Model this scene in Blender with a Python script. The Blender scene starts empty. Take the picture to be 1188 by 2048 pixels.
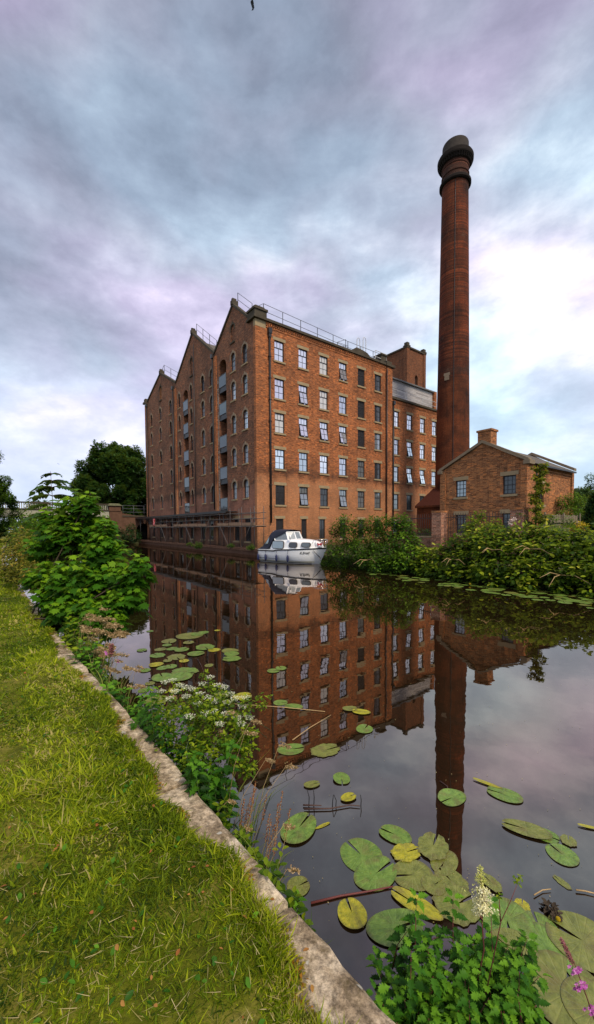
import bpy, math, random
import numpy as np
from mathutils import Vector, Matrix
from mathutils.geometry import delaunay_2d_cdt
random.seed(7); RG = np.random.default_rng(11)
SC = bpy.context.scene; COL = SC.collection
PI = math.pi

# ------------------------------------------------------------------ camera
F, PX, PY, PIT, ROLL, H = 783., 594., 1086., math.radians(2.3), math.radians(0.35), 2.2
cd = bpy.data.cameras.new('camera'); cam = bpy.data.objects.new('camera', cd); COL.objects.link(cam)
cd.sensor_fit = 'VERTICAL'; cd.sensor_height = 36; cd.lens = F/2048*36; cd.shift_y = (PY-1024)/2048
cd.clip_start = .05; cd.clip_end = 5000
RC = Matrix.Rotation(PI/2-PIT, 3, 'X') @ Matrix.Rotation(-ROLL, 3, 'Z')
cam.matrix_world = Matrix.Translation((0, 0, H)) @ RC.to_4x4()
SC.camera = cam
def ray(x, y): return RC @ Vector((x-PX, -(y-PY), -F))
def onz(x, y, z=0.): r = ray(x, y); return Vector((0, 0, H)) + r*((z-H)/r.z)
def atd(x, y, Y): r = ray(x, y); return Vector((0, 0, H)) + r*(Y/r.y)
# mill frame: u runs inland (right), v runs up the canal
ANG = math.radians(37.1); P0 = Vector((-3.330, 32.929, 0))
EU = Vector((math.cos(ANG), math.sin(ANG), 0)); EV = Vector((-math.sin(ANG), math.cos(ANG), 0))
def W(u, v, z=0.): return P0 + EU*u + EV*v + Vector((0, 0, z))
def UV(p): q = Vector(p)-P0; return q.dot(EU), q.dot(EV)

# ------------------------------------------------------------------ objects
def props(o, label=None, cat=None, group=None, kind=None):
    if label: o['label'] = label
    if cat: o['category'] = cat
    if group: o['group'] = group
    if kind: o['kind'] = kind
    return o
def empty(name, loc=(0, 0, 0), rz=0., **k):
    o = bpy.data.objects.new(name, None); COL.objects.link(o); o.location = loc; o.rotation_euler = (0, 0, rz)
    o.empty_display_size = .2
    return props(o, **k)
def box_uv(me):
    n = len(me.polygons)
    if not n: return
    nl = len(me.loops)
    co = np.empty(len(me.vertices)*3, 'f'); me.vertices.foreach_get('co', co); co = co.reshape(-1, 3)
    vi = np.empty(nl, 'i'); me.loops.foreach_get('vertex_index', vi)
    pn = np.empty(n*3, 'f'); me.polygons.foreach_get('normal', pn); pn = pn.reshape(-1, 3)
    lt = np.empty(n, 'i'); me.polygons.foreach_get('loop_total', lt)
    N = np.repeat(pn, lt, axis=0); P = co[vi]
    L = np.hypot(N[:, 0], N[:, 1]); fl = L < .5; L2 = np.where(fl, 1, L)
    s = (-N[:, 1]*P[:, 0]+N[:, 0]*P[:, 1])/L2
    uv = np.stack([np.where(fl, P[:, 0], s), np.where(fl, P[:, 1], P[:, 2])], 1).astype('f')
    lay = me.uv_layers.new(name='uv'); lay.data.foreach_set('uv', uv.ravel())
def link(name, me, mat, parent=None, loc=None, rz=0., uv=True, **k):
    me.name = name
    if uv: box_uv(me)
    if mat is not None and len(me.materials) == 0: me.materials.append(mat)
    o = bpy.data.objects.new(name, me); COL.objects.link(o)
    if parent is not None: o.parent = parent
    if loc is not None: o.location = loc
    o.rotation_euler = (0, 0, rz)
    return props(o, **k)
def cp(o, parent, loc=None, rz=None):
    c = o.copy(); COL.objects.link(c); c.parent = parent
    for kk in list(c.keys()):
        if kk == 'label': del c[kk]
    if loc is not None: c.location = loc
    if rz is not None: c.rotation_euler = (0, 0, rz)
    return c
def cp_tree(o, parent, loc=None, rz=None):
    c = cp(o, parent, loc, rz)
    for ch in [x for x in o.children]:
        cp_tree(ch, c)
    return c

def to_mesh(fo):
    bpy.context.view_layer.update()
    me = bpy.data.meshes.new_from_object(fo.evaluated_get(bpy.context.evaluated_depsgraph_get()))
    o = bpy.data.objects.new('lettering', me); COL.objects.link(o); o.parent = fo.parent; o.location = fo.location; o.rotation_euler = fo.rotation_euler
    bpy.data.objects.remove(fo); o.name = 'lettering'
class MB:
    def __init__(s): s.v = []; s.f = []; s.sm = []
    def add(s, vs, fs, smooth=False):
        b = len(s.v); s.v += [tuple(p) for p in vs]; s.f += [tuple(b+i for i in f) for f in fs]; s.sm += [smooth]*len(fs); return s
    def box(s, a, b):
        (x0, y0, z0), (x1, y1, z1) = a, b
        x0, x1 = min(x0, x1), max(x0, x1); y0, y1 = min(y0, y1), max(y0, y1); z0, z1 = min(z0, z1), max(z0, z1)
        return s.add([(x0, y0, z0), (x1, y0, z0), (x1, y1, z0), (x0, y1, z0), (x0, y0, z1), (x1, y0, z1), (x1, y1, z1), (x0, y1, z1)],
                     [(0, 3, 2, 1), (4, 5, 6, 7), (0, 1, 5, 4), (1, 2, 6, 5), (2, 3, 7, 6), (3, 0, 4, 7)])
    def bar(s, a, b, w, h=None):
        h = h or w; a = Vector(a); b = Vector(b); t = (b-a).normalized()
        up = Vector((0, 0, 1)) if abs(t.z) < .95 else Vector((1, 0, 0))
        x = t.cross(up).normalized()*w/2; y = x.cross(t).normalized()*h/2
        vs = [p+i*x+j*y for p in (a, b) for i, j in ((-1, -1), (1, -1), (1, 1), (-1, 1))]
        return s.add(vs, [(0, 1, 2, 3), (7, 6, 5, 4), (0, 4, 5, 1), (1, 5, 6, 2), (2, 6, 7, 3), (3, 7, 4, 0)])
    def tube(s, pts, rad, n=6, cap=True):
        pts = [Vector(p) for p in pts]
        if not hasattr(rad, '__len__'): rad = [rad]*len(pts)
        vs = []; x = None
        for i, p in enumerate(pts):
            t = (pts[min(i+1, len(pts)-1)]-pts[max(i-1, 0)]).normalized()
            if x is None: x = t.cross(Vector((0, 0, 1)) if abs(t.z) < .9 else Vector((1, 0, 0))).normalized()
            else: x = (x-t*x.dot(t)).normalized()
            y = t.cross(x)
            vs += [p+(x*math.cos(2*PI*k/n)+y*math.sin(2*PI*k/n))*rad[i] for k in range(n)]
        fs = [(i*n+k, i*n+(k+1) % n, (i+1)*n+(k+1) % n, (i+1)*n+k) for i in range(len(pts)-1) for k in range(n)]
        if cap: fs += [tuple(range(n))[::-1], tuple((len(pts)-1)*n+k for k in range(n))]
        return s.add(vs, fs, True)
    def lathe(s, prof, n=48, c=(0, 0)):
        vs = [(c[0]+r*math.cos(2*PI*k/n), c[1]+r*math.sin(2*PI*k/n), z) for r, z in prof for k in range(n)]
        fs = [(i*n+k, i*n+(k+1) % n, (i+1)*n+(k+1) % n, (i+1)*n+k) for i in range(len(prof)-1) for k in range(n)]
        return s.add(vs, fs, False)
    def prism(s, poly, fn, d0, d1):
        "poly: list of 2-D points; fn(p, d) -> 3-D"
        n = len(poly); vs = [fn(p, d0) for p in poly]+[fn(p, d1) for p in poly]
        return s.add(vs, [tuple(range(n))[::-1], tuple(range(n, 2*n))]+[(i, (i+1) % n, n+(i+1) % n, n+i) for i in range(n)])
    def mesh(s):
        me = bpy.data.meshes.new('m'); me.from_pydata([tuple(p) for p in s.v], [], s.f); me.update()
        me.polygons.foreach_set('use_smooth', s.sm)
        return me
    def build(s, name, mat, parent=None, recalc=True, **k):
        me = s.mesh()
        if recalc:
            import bmesh
            bm = bmesh.new(); bm.from_mesh(me); bmesh.ops.recalc_face_normals(bm, faces=bm.faces); bm.to_mesh(me); bm.free()
        return link(name, me, mat, parent, **k)

def fast_mesh(V, Fs, tint=None):
    "V (n,3); Fs list of int arrays (m,k)"
    me = bpy.data.meshes.new('m'); me.vertices.add(len(V)); me.vertices.foreach_set('co', V.astype('f').ravel())
    nl = sum(f.size for f in Fs); npoly = sum(len(f) for f in Fs)
    me.loops.add(nl); me.loops.foreach_set('vertex_index', np.concatenate([f.ravel() for f in Fs]).astype('i'))
    tot = np.concatenate([np.full(len(f), f.shape[1]) for f in Fs]).astype('i')
    me.polygons.add(npoly); me.polygons.foreach_set('loop_start', np.concatenate([[0], np.cumsum(tot)[:-1]]).astype('i'))
    me.polygons.foreach_set('loop_total', tot)
    if tint is not None:
        a = me.attributes.new('tint', 'FLOAT', 'POINT'); a.data.foreach_set('value', tint.astype('f'))
    me.update(calc_edges=True); return me

# ------------------------------------------------------------------ materials
def newmat(name):
    m = bpy.data.materials.new(name); m.use_nodes = True; nt = m.node_tree; nt.nodes.clear()
    out = nt.nodes.new('ShaderNodeOutputMaterial'); return m, nt, out
class NT:
    def __init__(s, nt): s.nt = nt
    def n(s, t, ins={}, **at):
        nd = s.nt.nodes.new(t)
        for k, v in at.items(): setattr(nd, k, v)
        for k, v in ins.items():
            i = nd.inputs[k]
            if hasattr(v, 'is_linked') or isinstance(v, bpy.types.NodeSocket): s.nt.links.new(v, i)
            else: i.default_value = v
        return nd
    def ramp(s, fac, stops, interp='LINEAR'):
        r = s.n('ShaderNodeValToRGB', {'Fac': fac}); e = r.color_ramp.elements; r.color_ramp.interpolation = interp
        while len(e) < len(stops): e.new(.5)
        for i, (p, c) in enumerate(stops): e[i].position = p; e[i].color = (*c, 1) if len(c) == 3 else c
        return r.outputs['Color']
    def mix(s, fac, a, b, bt='MIX'):
        m = s.n('ShaderNodeMix', data_type='RGBA', blend_type=bt)
        for i, v in ((0, fac), (6, a), (7, b)):
            if isinstance(v, bpy.types.NodeSocket): s.nt.links.new(v, m.inputs[i])
            else: m.inputs[i].default_value = (*v, 1) if hasattr(v, '__len__') and len(v) == 3 else v
        return m.outputs[2]
    def math(s, op, a, b=0.):
        m = s.n('ShaderNodeMath', {0: a, 1: b}, operation=op); return m.outputs[0]
    def noise(s, scale, detail=4., vec=None, rough=.55):
        ins = {'Scale': scale, 'Detail': detail, 'Roughness': rough}
        if vec is not None: ins['Vector'] = vec
        return s.n('ShaderNodeTexNoise', ins).outputs['Fac']
def simple(name, col, rough=.6, metal=0., var=.12, scale=6., bump=0., spec=.4, coat=0.):
    m, nt, out = newmat(name); q = NT(nt)
    tc = q.n('ShaderNodeTexCoord').outputs['Object']
    nz = q.noise(scale, 5., tc)
    c = q.mix(nz, tuple(x*(1-var) for x in col), tuple(min(1, x*(1+var)) for x in col))
    ins = {'Base Color': c, 'Roughness': rough, 'Metallic': metal, 'Specular IOR Level': spec, 'Coat Weight': coat}
    if bump: ins['Normal'] = q.n('ShaderNodeBump', {'Height': q.noise(scale*6, 5., tc), 'Strength': bump, 'Distance': .02}).outputs[0]
    b = q.n('ShaderNodeBsdfPrincipled', ins); nt.links.new(b.outputs[0], out.inputs[0]); return m
def brick(name, c1, c2, mortar, soot=(.035, .025, .02), amount=.5, repair=None, scale=1., pale=.15):
    m, nt, out = newmat(name); q = NT(nt)
    uv = q.n('ShaderNodeUVMap', uv_map='uv').outputs[0]; ob = q.n('ShaderNodeTexCoord').outputs['Object']
    bt = q.n('ShaderNodeTexBrick', {'Vector': uv, 'Color1': (*c1, 1), 'Color2': (*c2, 1), 'Mortar': (*mortar, 1), 'Scale': scale,
             'Mortar Size': .009, 'Mortar Smooth': .3, 'Bias': -.1, 'Brick Width': .225, 'Row Height': .078})
    col = bt.outputs['Color']
    sc = q.n('ShaderNodeVectorMath', {0: uv, 1: (4.4, 12.8, 1)}, operation='MULTIPLY').outputs[0]
    wn = q.n('ShaderNodeTexWhiteNoise', {'Vector': q.n('ShaderNodeVectorMath', {0: sc}, operation='FLOOR').outputs[0]}, noise_dimensions='2D').outputs['Value']
    col = q.mix(q.math('MULTIPLY', q.math('GREATER_THAN', wn, .84), .42), col, tuple(x*.35 for x in c2))
    col = q.mix(q.math('MULTIPLY', q.math('LESS_THAN', wn, .10), .6), col, tuple(min(1, x*1.5) for x in c1))
    n1 = q.noise(.35, 6., ob, .65)
    if repair:
        z = q.n('ShaderNodeSeparateXYZ', {0: ob}).outputs[2]
        zz = q.math('ADD', z, q.math('MULTIPLY', q.math('SUBTRACT', q.noise(.9, 4., ob), .5), 1.6))
        low = q.n('ShaderNodeMapRange', {'Value': zz, 'From Min': repair[0]+.35, 'From Max': repair[0]-.35}).outputs[0]
        col = q.mix(q.math('MULTIPLY', low, .6), col, q.mix(q.noise(3., 6., ob, .7), tuple(x*.8 for x in repair[1]), repair[1]))
        band = q.n('ShaderNodeMapRange', {'Value': q.math('ABSOLUTE', q.math('SUBTRACT', zz, repair[0]+.45)), 'From Min': .5, 'From Max': .1}).outputs[0]
        col = q.mix(q.math('MULTIPLY', band, .55), col, (.05, .032, .025))
    f = q.n('ShaderNodeMapRange', {'Value': n1, 'From Min': .42, 'From Max': .68, 'To Max': amount}).outputs[0]
    col = q.mix(f, col, soot)
    f2 = q.n('ShaderNodeMapRange', {'Value': q.noise(2.2, 8., ob, .75), 'From Min': .55, 'From Max': .75, 'To Max': pale}).outputs[0]
    col = q.mix(f2, col, (.45, .33, .22))
    f3 = q.noise(13., 5., ob, .75)
    col = q.mix(.62, col, q.mix(q.n('ShaderNodeMapRange', {'Value': f3, 'From Min': .3, 'From Max': .7}).outputs[0], (.35, .33, .32), (1.65, 1.6, 1.5)), 'MULTIPLY')
    zb = q.math('ADD', q.n('ShaderNodeSeparateXYZ', {0: ob}).outputs[2], q.math('MULTIPLY', q.noise(1.4, 5., ob), -1.6))
    damp = q.n('ShaderNodeMapRange', {'Value': zb, 'From Min': 1.0, 'From Max': -.4, 'To Max': .65}).outputs[0]
    col = q.mix(damp, col, (.05, .045, .028))
    st = q.n('ShaderNodeVectorMath', {0: ob, 1: (1.7, 1.7, .16)}, operation='MULTIPLY').outputs[0]
    streak = q.n('ShaderNodeMapRange', {'Value': q.noise(1.6, 5., st, .6), 'From Min': .56, 'From Max': .72, 'To Max': .5}).outputs[0]
    col = q.mix(streak, col, soot)
    b = q.n('ShaderNodeBsdfPrincipled', {'Base Color': col, 'Roughness': .9, 'Specular IOR Level': .15,
            'Normal': q.n('ShaderNodeBump', {'Height': q.math('ADD', bt.outputs['Fac'], f3), 'Strength': .5, 'Distance': .012}).outputs[0]})
    nt.links.new(b.outputs[0], out.inputs[0]); return m
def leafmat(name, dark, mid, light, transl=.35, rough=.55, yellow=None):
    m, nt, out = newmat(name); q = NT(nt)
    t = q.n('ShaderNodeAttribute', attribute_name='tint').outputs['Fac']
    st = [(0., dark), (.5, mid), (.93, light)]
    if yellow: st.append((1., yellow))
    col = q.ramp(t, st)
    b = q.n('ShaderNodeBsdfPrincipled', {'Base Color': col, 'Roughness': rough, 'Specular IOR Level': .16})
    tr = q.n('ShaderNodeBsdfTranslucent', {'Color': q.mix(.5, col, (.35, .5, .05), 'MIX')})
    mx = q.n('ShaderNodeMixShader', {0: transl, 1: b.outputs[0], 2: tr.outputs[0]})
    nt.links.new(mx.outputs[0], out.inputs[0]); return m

M = {}
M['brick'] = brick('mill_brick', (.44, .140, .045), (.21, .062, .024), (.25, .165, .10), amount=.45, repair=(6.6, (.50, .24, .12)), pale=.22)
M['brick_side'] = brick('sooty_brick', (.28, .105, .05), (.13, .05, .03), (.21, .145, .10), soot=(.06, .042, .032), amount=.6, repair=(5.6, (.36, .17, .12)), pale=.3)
M['brick_red'] = brick('chimney_brick', (.17, .036, .012), (.04, .010, .006), (.10, .05, .03), soot=(.014, .009, .008), amount=.9, repair=(17., (.17, .05, .018)), pale=.1)
M['brick_cot'] = brick('cottage_brick', (.38, .14, .048), (.14, .045, .02), (.32, .21, .115), amount=.25, pale=.2)
M['brick_wall'] = brick('garden_brick', (.4, .17, .10), (.22, .08, .05), (.42, .33, .25), amount=.3, pale=.3)
M['brick_tower'] = brick('tower_brick', (.20, .07, .03), (.13, .045, .022), (.17, .11, .07), amount=.25, pale=.05)
M['orange_brick'] = brick('infill_brick', (.42, .16, .05), (.28, .10, .035), (.25, .16, .09), amount=.15)
M['sandstone'] = simple('sooty_sandstone', (.12, .065, .042), .9, var=.5, scale=2.5, bump=.6, spec=.1)
M['soot_stone'] = simple('sooty_cornice', (.018, .014, .012), .9, var=.5, scale=3, bump=.5, spec=.1)
M['stone'] = simple('lintel_stone', (.30, .225, .13), .85, var=.3, scale=4, bump=.3, spec=.15)
M['stone_dark'] = simple('weathered_stone', (.07, .058, .042), .9, var=.55, scale=2.2, bump=.5, spec=.1)
M['slate'] = simple('roof_slate', (.13, .125, .12), .75, var=.3, scale=5, bump=.4)
M['slate_pale'] = simple('pale_slate', (.12, .105, .09), .95, var=.3, scale=8, bump=.4, spec=.05)
M['black'] = simple('black_metal', (.018, .017, .018), .45, var=.2)
M['frame'] = simple('window_frame', (.022, .02, .022), .5, var=.2)
M['steel'] = simple('galvanised_steel', (.10, .09, .085), .6, .4, var=.3)
M['rail'] = simple('grey_rail', (.10, .10, .11), .55, .3, var=.2)
M['white_rail'] = simple('pale_rail', (.55, .54, .53), .5, var=.1)
M['concrete'] = simple('concrete', (.34, .33, .25), .9, var=.35, scale=1.5, bump=.3, spec=.1)
M['plank'] = simple('scaffold_board', (.26, .16, .095), .85, var=.4, scale=2, bump=.2)
M['red'] = simple('red_paint', (.5, .03, .04), .6)
M['pink'] = simple('pale_red', (.85, .35, .33), .6)
M['recess_shade'] = simple('recess_shade_black', (.012, .011, .012), .9, spec=.05)  # near-black colour stands in for the shade inside deep openings
M['chrome'] = simple('chrome', (.7, .7, .72), .18, 1., var=.02)
M['gel'] = simple('white_gelcoat', (.86, .86, .84), .25, var=.03, scale=1.5, spec=.5, coat=.3)
M['gel_low'] = simple('stained_gelcoat', (.62, .58, .46), .4, var=.18, scale=2)
M['navy'] = simple('navy_canvas', (.014, .018, .035), .8, var=.3, bump=.2)
M['navy_vinyl'] = simple('navy_vinyl', (.015, .02, .07), .35)
M['boatglass'] = simple('tinted_glass', (.12, .14, .15), .06, .25, var=.4, scale=3, spec=.7)
M['bark'] = simple('bark', (.06, .045, .03), .9, var=.4, scale=8, bump=.5, spec=.1)
M['stem'] = simple('green_stem', (.07, .11, .03), .6, var=.3)
M['redstem'] = simple('red_stem', (.14, .035, .03), .6, var=.3)
M['straw'] = simple('dry_straw', (.40, .27, .12), .8, var=.3, scale=20)
M['twig'] = simple('wet_twig', (.07, .035, .025), .6, var=.3, scale=10)
M['bird'] = simple('dark_feathers', (.012, .012, .014), .8)
M['fence_iron'] = simple('rusty_iron', (.05, .03, .025), .7, var=.4)
M['fence_wood'] = simple('old_fence_wood', (.17, .135, .085), .9, var=.4, scale=6, bump=.3)
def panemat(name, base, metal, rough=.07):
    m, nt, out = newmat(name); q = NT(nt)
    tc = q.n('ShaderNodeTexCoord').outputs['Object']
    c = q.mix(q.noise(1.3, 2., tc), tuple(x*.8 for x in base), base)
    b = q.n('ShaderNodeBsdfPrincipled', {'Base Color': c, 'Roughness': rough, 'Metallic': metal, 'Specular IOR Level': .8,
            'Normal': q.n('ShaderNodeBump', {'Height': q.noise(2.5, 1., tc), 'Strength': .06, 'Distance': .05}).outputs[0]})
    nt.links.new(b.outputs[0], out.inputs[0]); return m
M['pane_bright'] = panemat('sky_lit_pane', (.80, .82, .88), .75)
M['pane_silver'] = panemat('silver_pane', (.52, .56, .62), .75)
M['pane_blind'] = panemat('pane_with_blind', (.62, .60, .56), .25, .15)
M['pane_mid'] = panemat('grey_pane', (.33, .36, .38), .6)
M['pane_dark'] = panemat('dark_pane', (.05, .05, .055), .3)
M['balglass'] = panemat('balustrade_glass', (.07, .08, .095), .5)
M['arch_stone'] = simple('sooty_arch_stone', (.25, .185, .125), .9, var=.4, scale=5, bump=.3, spec=.1)
def timber_mat():
    m, nt, out = newmat('weathered_boards'); q = NT(nt)
    uv = q.n('ShaderNodeUVMap', uv_map='uv').outputs[0]
    bt = q.n('ShaderNodeTexBrick', {'Vector': uv, 'Color1': (.50, .47, .46, 1), 'Color2': (.27, .25, .25, 1), 'Mortar': (.06, .055, .05, 1), 'Scale': 1., 'Mortar Size': .01, 'Brick Width': 2.4, 'Row Height': .16})
    c = q.mix(.5, bt.outputs['Color'], q.mix(q.noise(5., 5., uv), (.5, .5, .5), (1.4, 1.35, 1.3)), 'MULTIPLY')
    b = q.n('ShaderNodeBsdfPrincipled', {'Base Color': c, 'Roughness': .85, 'Specular IOR Level': .2}); nt.links.new(b.outputs[0], out.inputs[0]); return m
M['boards'] = timber_mat()

# foliage
M['sycamore'] = leafmat('sycamore_leaf', (.012, .045, .003), (.045, .15, .005), (.24, .40, .010), .35, yellow=(.38, .48, .02))
M['willow'] = leafmat('bank_shrub_leaf', (.005, .018, .002), (.028, .080, .005), (.14, .26, .012), .3)
M['bramble'] = leafmat('bramble_leaf', (.006, .016, .002), (.040, .085, .005), (.25, .32, .012), .35, yellow=(.42, .42, .04))
M['tree'] = leafmat('tree_leaf', (.006, .022, .004), (.018, .055, .008), (.04, .10, .014), .25)
M['tree_far'] = leafmat('far_tree_leaf', (.02, .05, .012), (.04, .09, .02), (.07, .13, .03), .25)
M['olive'] = leafmat('olive_leaf', (.03, .045, .004), (.10, .13, .008), (.24, .25, .015), .3, yellow=(.42, .30, .02))
M['autumn'] = leafmat('yellowing_leaf', (.07, .08, .01), (.16, .15, .015), (.33, .25, .03), .3, yellow=(.36, .16, .02))
M['conifer'] = leafmat('conifer_leaf', (.005, .018, .005), (.012, .04, .010), (.03, .085, .015), .15)
M['yellowflower'] = leafmat('yellow_flower', (.4, .28, .01), (.6, .42, .02), (.7, .5, .03), .3)
M['nettle'] = leafmat('nettle_leaf', (.008, .036, .004), (.035, .13, .008), (.15, .33, .016), .3)
M['umbelleaf'] = leafmat('umbel_leaf', (.012, .04, .003), (.07, .14, .006), (.26, .33, .012), .35)
M['grass'] = leafmat('grass_blade', (.018, .04, .002), (.17, .24, .004), (.46, .50, .012), .45, .6, yellow=(.52, .42, .14))
M['tallgrass'] = leafmat('tall_grass', (.05, .09, .012), (.11, .17, .02), (.25, .27, .05), .35)
M['seed'] = leafmat('grass_seed_head', (.22, .13, .06), (.36, .23, .11), (.55, .40, .22), .3)
M['rust'] = leafmat('dock_seed', (.14, .03, .012), (.24, .06, .02), (.34, .13, .03), .2)
M['whitepetal'] = leafmat('white_floret', (.62, .66, .36), (.80, .80, .6), (.88, .88, .78), .2)
M['cream'] = leafmat('cream_floret', (.50, .45, .14), (.75, .70, .38), (.88, .84, .58), .2)
M['magenta'] = leafmat('magenta_petal', (.4, .05, .35), (.6, .12, .5), (.75, .3, .65), .3)
M['straws'] = leafmat('cut_grass', (.20, .17, .05), (.36, .30, .10), (.5, .40, .2), .2)
M['fallen'] = leafmat('fallen_leaf', (.25, .08, .02), (.35, .14, .04), (.4, .2, .05), .2)
def padmat(name, a, b, c):
    m, nt, out = newmat(name); q = NT(nt)
    tc = q.n('ShaderNodeTexCoord').outputs['Object']
    rnd = q.n('ShaderNodeObjectInfo').outputs['Random']
    pos = q.n('ShaderNodeVectorMath', {0: tc, 1: q.n('ShaderNodeCombineXYZ', {0: q.math('MULTIPLY', rnd, 40.), 1: q.math('MULTIPLY', rnd, 17.)}).outputs[0]}, operation='ADD').outputs[0]
    n = q.noise(2.4, 6., pos, .65)
    col = q.ramp(n, [(.3, a), (.52, b), (.75, c)])
    ang = q.n('ShaderNodeTexGradient', {'Vector': tc}, gradient_type='RADIAL').outputs['Fac']
    veins = q.math('POWER', q.math('ABSOLUTE', q.math('SINE', q.math('MULTIPLY', ang, 2*PI*9))), 26.)
    col = q.mix(q.math('MULTIPLY', veins, .35), col, c)
    rad = q.n('ShaderNodeVectorMath', {0: tc}, operation='LENGTH').outputs['Value']
    rim = q.n('ShaderNodeMapRange', {'Value': q.math('ADD', rad, q.math('MULTIPLY', q.noise(4., 5., pos), .35)), 'From Min': 1.08, 'From Max': 1.25, 'To Max': .6}).outputs[0]
    col = q.mix(rim, col, (.10, .075, .025))
    blot = q.n('ShaderNodeMapRange', {'Value': q.noise(1.1, 3., pos), 'From Min': .5, 'From Max': .68, 'To Max': .6}).outputs[0]
    col = q.mix(blot, col, (.13, .10, .03))
    sp = q.n('ShaderNodeMapRange', {'Value': q.noise(14., 3., pos), 'From Min': .66, 'From Max': .72, 'To Max': .55}).outputs[0]
    col = q.mix(sp, col, (.06, .045, .02))
    bs = q.n('ShaderNodeBsdfPrincipled', {'Base Color': col, 'Roughness': .38, 'Specular IOR Level': .5,
             'Normal': q.n('ShaderNodeBump', {'Height': q.math('ADD', q.noise(5., 3., pos), q.math('MULTIPLY', veins, -.3)), 'Strength': .25, 'Distance': .03}).outputs[0]})
    nt.links.new(bs.outputs[0], out.inputs[0]); return m
M['pad_green'] = padmat('green_pad', (.06, .12, .015), (.13, .22, .03), (.20, .31, .05))
M['pad_olive'] = padmat('olive_pad', (.085, .10, .015), (.16, .18, .03), (.24, .24, .06))
M['pad_yellow'] = padmat('yellow_pad', (.16, .17, .01), (.34, .32, .015), (.50, .42, .02))

def watermat():
    m, nt, out = newmat('canal_water'); q = NT(nt)
    tc = q.n('ShaderNodeTexCoord').outputs['Object']
    st = q.n('ShaderNodeMapping', {'Vector': tc, 'Scale': (1.0, 1.0, 1.0)}).outputs[0]
    h = q.math('ADD', q.math('MULTIPLY', q.noise(.8, 2., st), 1.), q.math('MULTIPLY', q.noise(3.5, 2., st), .22))
    calm = q.n('ShaderNodeMapRange', {'Value': q.noise(.12, 2., tc), 'From Min': .35, 'From Max': .7, 'To Min': .5, 'To Max': 1.}).outputs[0]
    bmp = q.n('ShaderNodeBump', {'Height': h, 'Strength': q.math('MULTIPLY', calm, .085), 'Distance': .05}).outputs[0]
    murk = q.mix(q.noise(.7, 4., tc), (.009, .005, .002), (.018, .011, .005))
    dust = q.n('ShaderNodeMapRange', {'Value': q.noise(22., 3., tc, .8), 'From Min': .72, 'From Max': .8, 'To Max': .12}).outputs[0]
    dif = q.n('ShaderNodeBsdfDiffuse', {'Color': q.mix(dust, murk, (.2, .17, .12))})
    gl = q.n('ShaderNodeBsdfGlossy', {'Color': (.90, .80, .73, 1), 'Roughness': .012, 'Normal': bmp})
    fr = q.n('ShaderNodeFresnel', {'IOR': 1.45, 'Normal': bmp}).outputs[0]
    fac = q.n('ShaderNodeMapRange', {'Value': fr, 'From Min': 0., 'From Max': .6, 'To Min': .165, 'To Max': .76}).outputs[0]
    mx = q.n('ShaderNodeMixShader', {0: fac, 1: dif.outputs[0], 2: gl.outputs[0]}); nt.links.new(mx.outputs[0], out.inputs[0]); return m
M['water'] = watermat()
def groundmat(name, a, b, c, s=1.5):
    m, nt, out = newmat(name); q = NT(nt)
    tc = q.n('ShaderNodeTexCoord').outputs['Object']
    n = q.noise(s, 8., tc, .7); col = q.ramp(n, [(.3, a), (.5, b), (.72, c)])
    col = q.mix(.6, col, q.mix(q.noise(s*25, 4., tc), (.3, .3, .3), (1.5, 1.5, 1.5)), 'MULTIPLY')
    b_ = q.n('ShaderNodeBsdfPrincipled', {'Base Color': col, 'Roughness': .95, 'Specular IOR Level': .1,
             'Normal': q.n('ShaderNodeBump', {'Height': q.noise(s*20, 6., tc), 'Strength': .6, 'Distance': .03}).outputs[0]})
    nt.links.new(b_.outputs[0], out.inputs[0]); return m
M['lawn'] = groundmat('lawn_soil', (.03, .035, .005), (.11, .12, .008), (.26, .20, .05), 2.2)
M['yard'] = groundmat('yard_soil', (.03, .035, .012), (.06, .065, .025), (.10, .09, .05), .6)
M['path'] = groundmat('gravel_path', (.26, .22, .17), (.34, .29, .23), (.42, .37, .3), 3.)
def copingmat():
    m, nt, out = newmat('coping_stone'); q = NT(nt)
    tc = q.n('ShaderNodeTexCoord').outputs['Object']
    col = q.ramp(q.noise(4., 9., tc, .75), [(.32, (.10, .07, .04)), (.45, (.36, .27, .17)), (.56, (.60, .48, .33)), (.75, (.78, .68, .52))])
    g = q.n('ShaderNodeMapRange', {'Value': q.noise(28., 6., tc, .8), 'From Min': .38, 'From Max': .62, 'To Min': .35, 'To Max': 1.2}).outputs[0]
    col = q.mix(1., col, q.n('ShaderNodeCombineColor', {0: g, 1: g, 2: g}).outputs[0], 'MULTIPLY')
    moss = q.n('ShaderNodeMapRange', {'Value': q.noise(5.5, 5., tc, .7), 'From Min': .56, 'From Max': .66, 'To Max': .75}).outputs[0]
    col = q.mix(moss, col, (.085, .06, .02))
    lic = q.n('ShaderNodeMapRange', {'Value': q.noise(11., 2., tc), 'From Min': .68, 'From Max': .71, 'To Max': .6}).outputs[0]
    col = q.mix(lic, col, (.6, .58, .5))
    b = q.n('ShaderNodeBsdfPrincipled', {'Base Color': col, 'Roughness': .9, 'Specular IOR Level': .2,
            'Normal': q.n('ShaderNodeBump', {'Height': q.noise(30., 8., tc, .75), 'Strength': .8, 'Distance': .012}).outputs[0]})
    nt.links.new(b.outputs[0], out.inputs[0]); return m
M['coping'] = copingmat()

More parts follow.
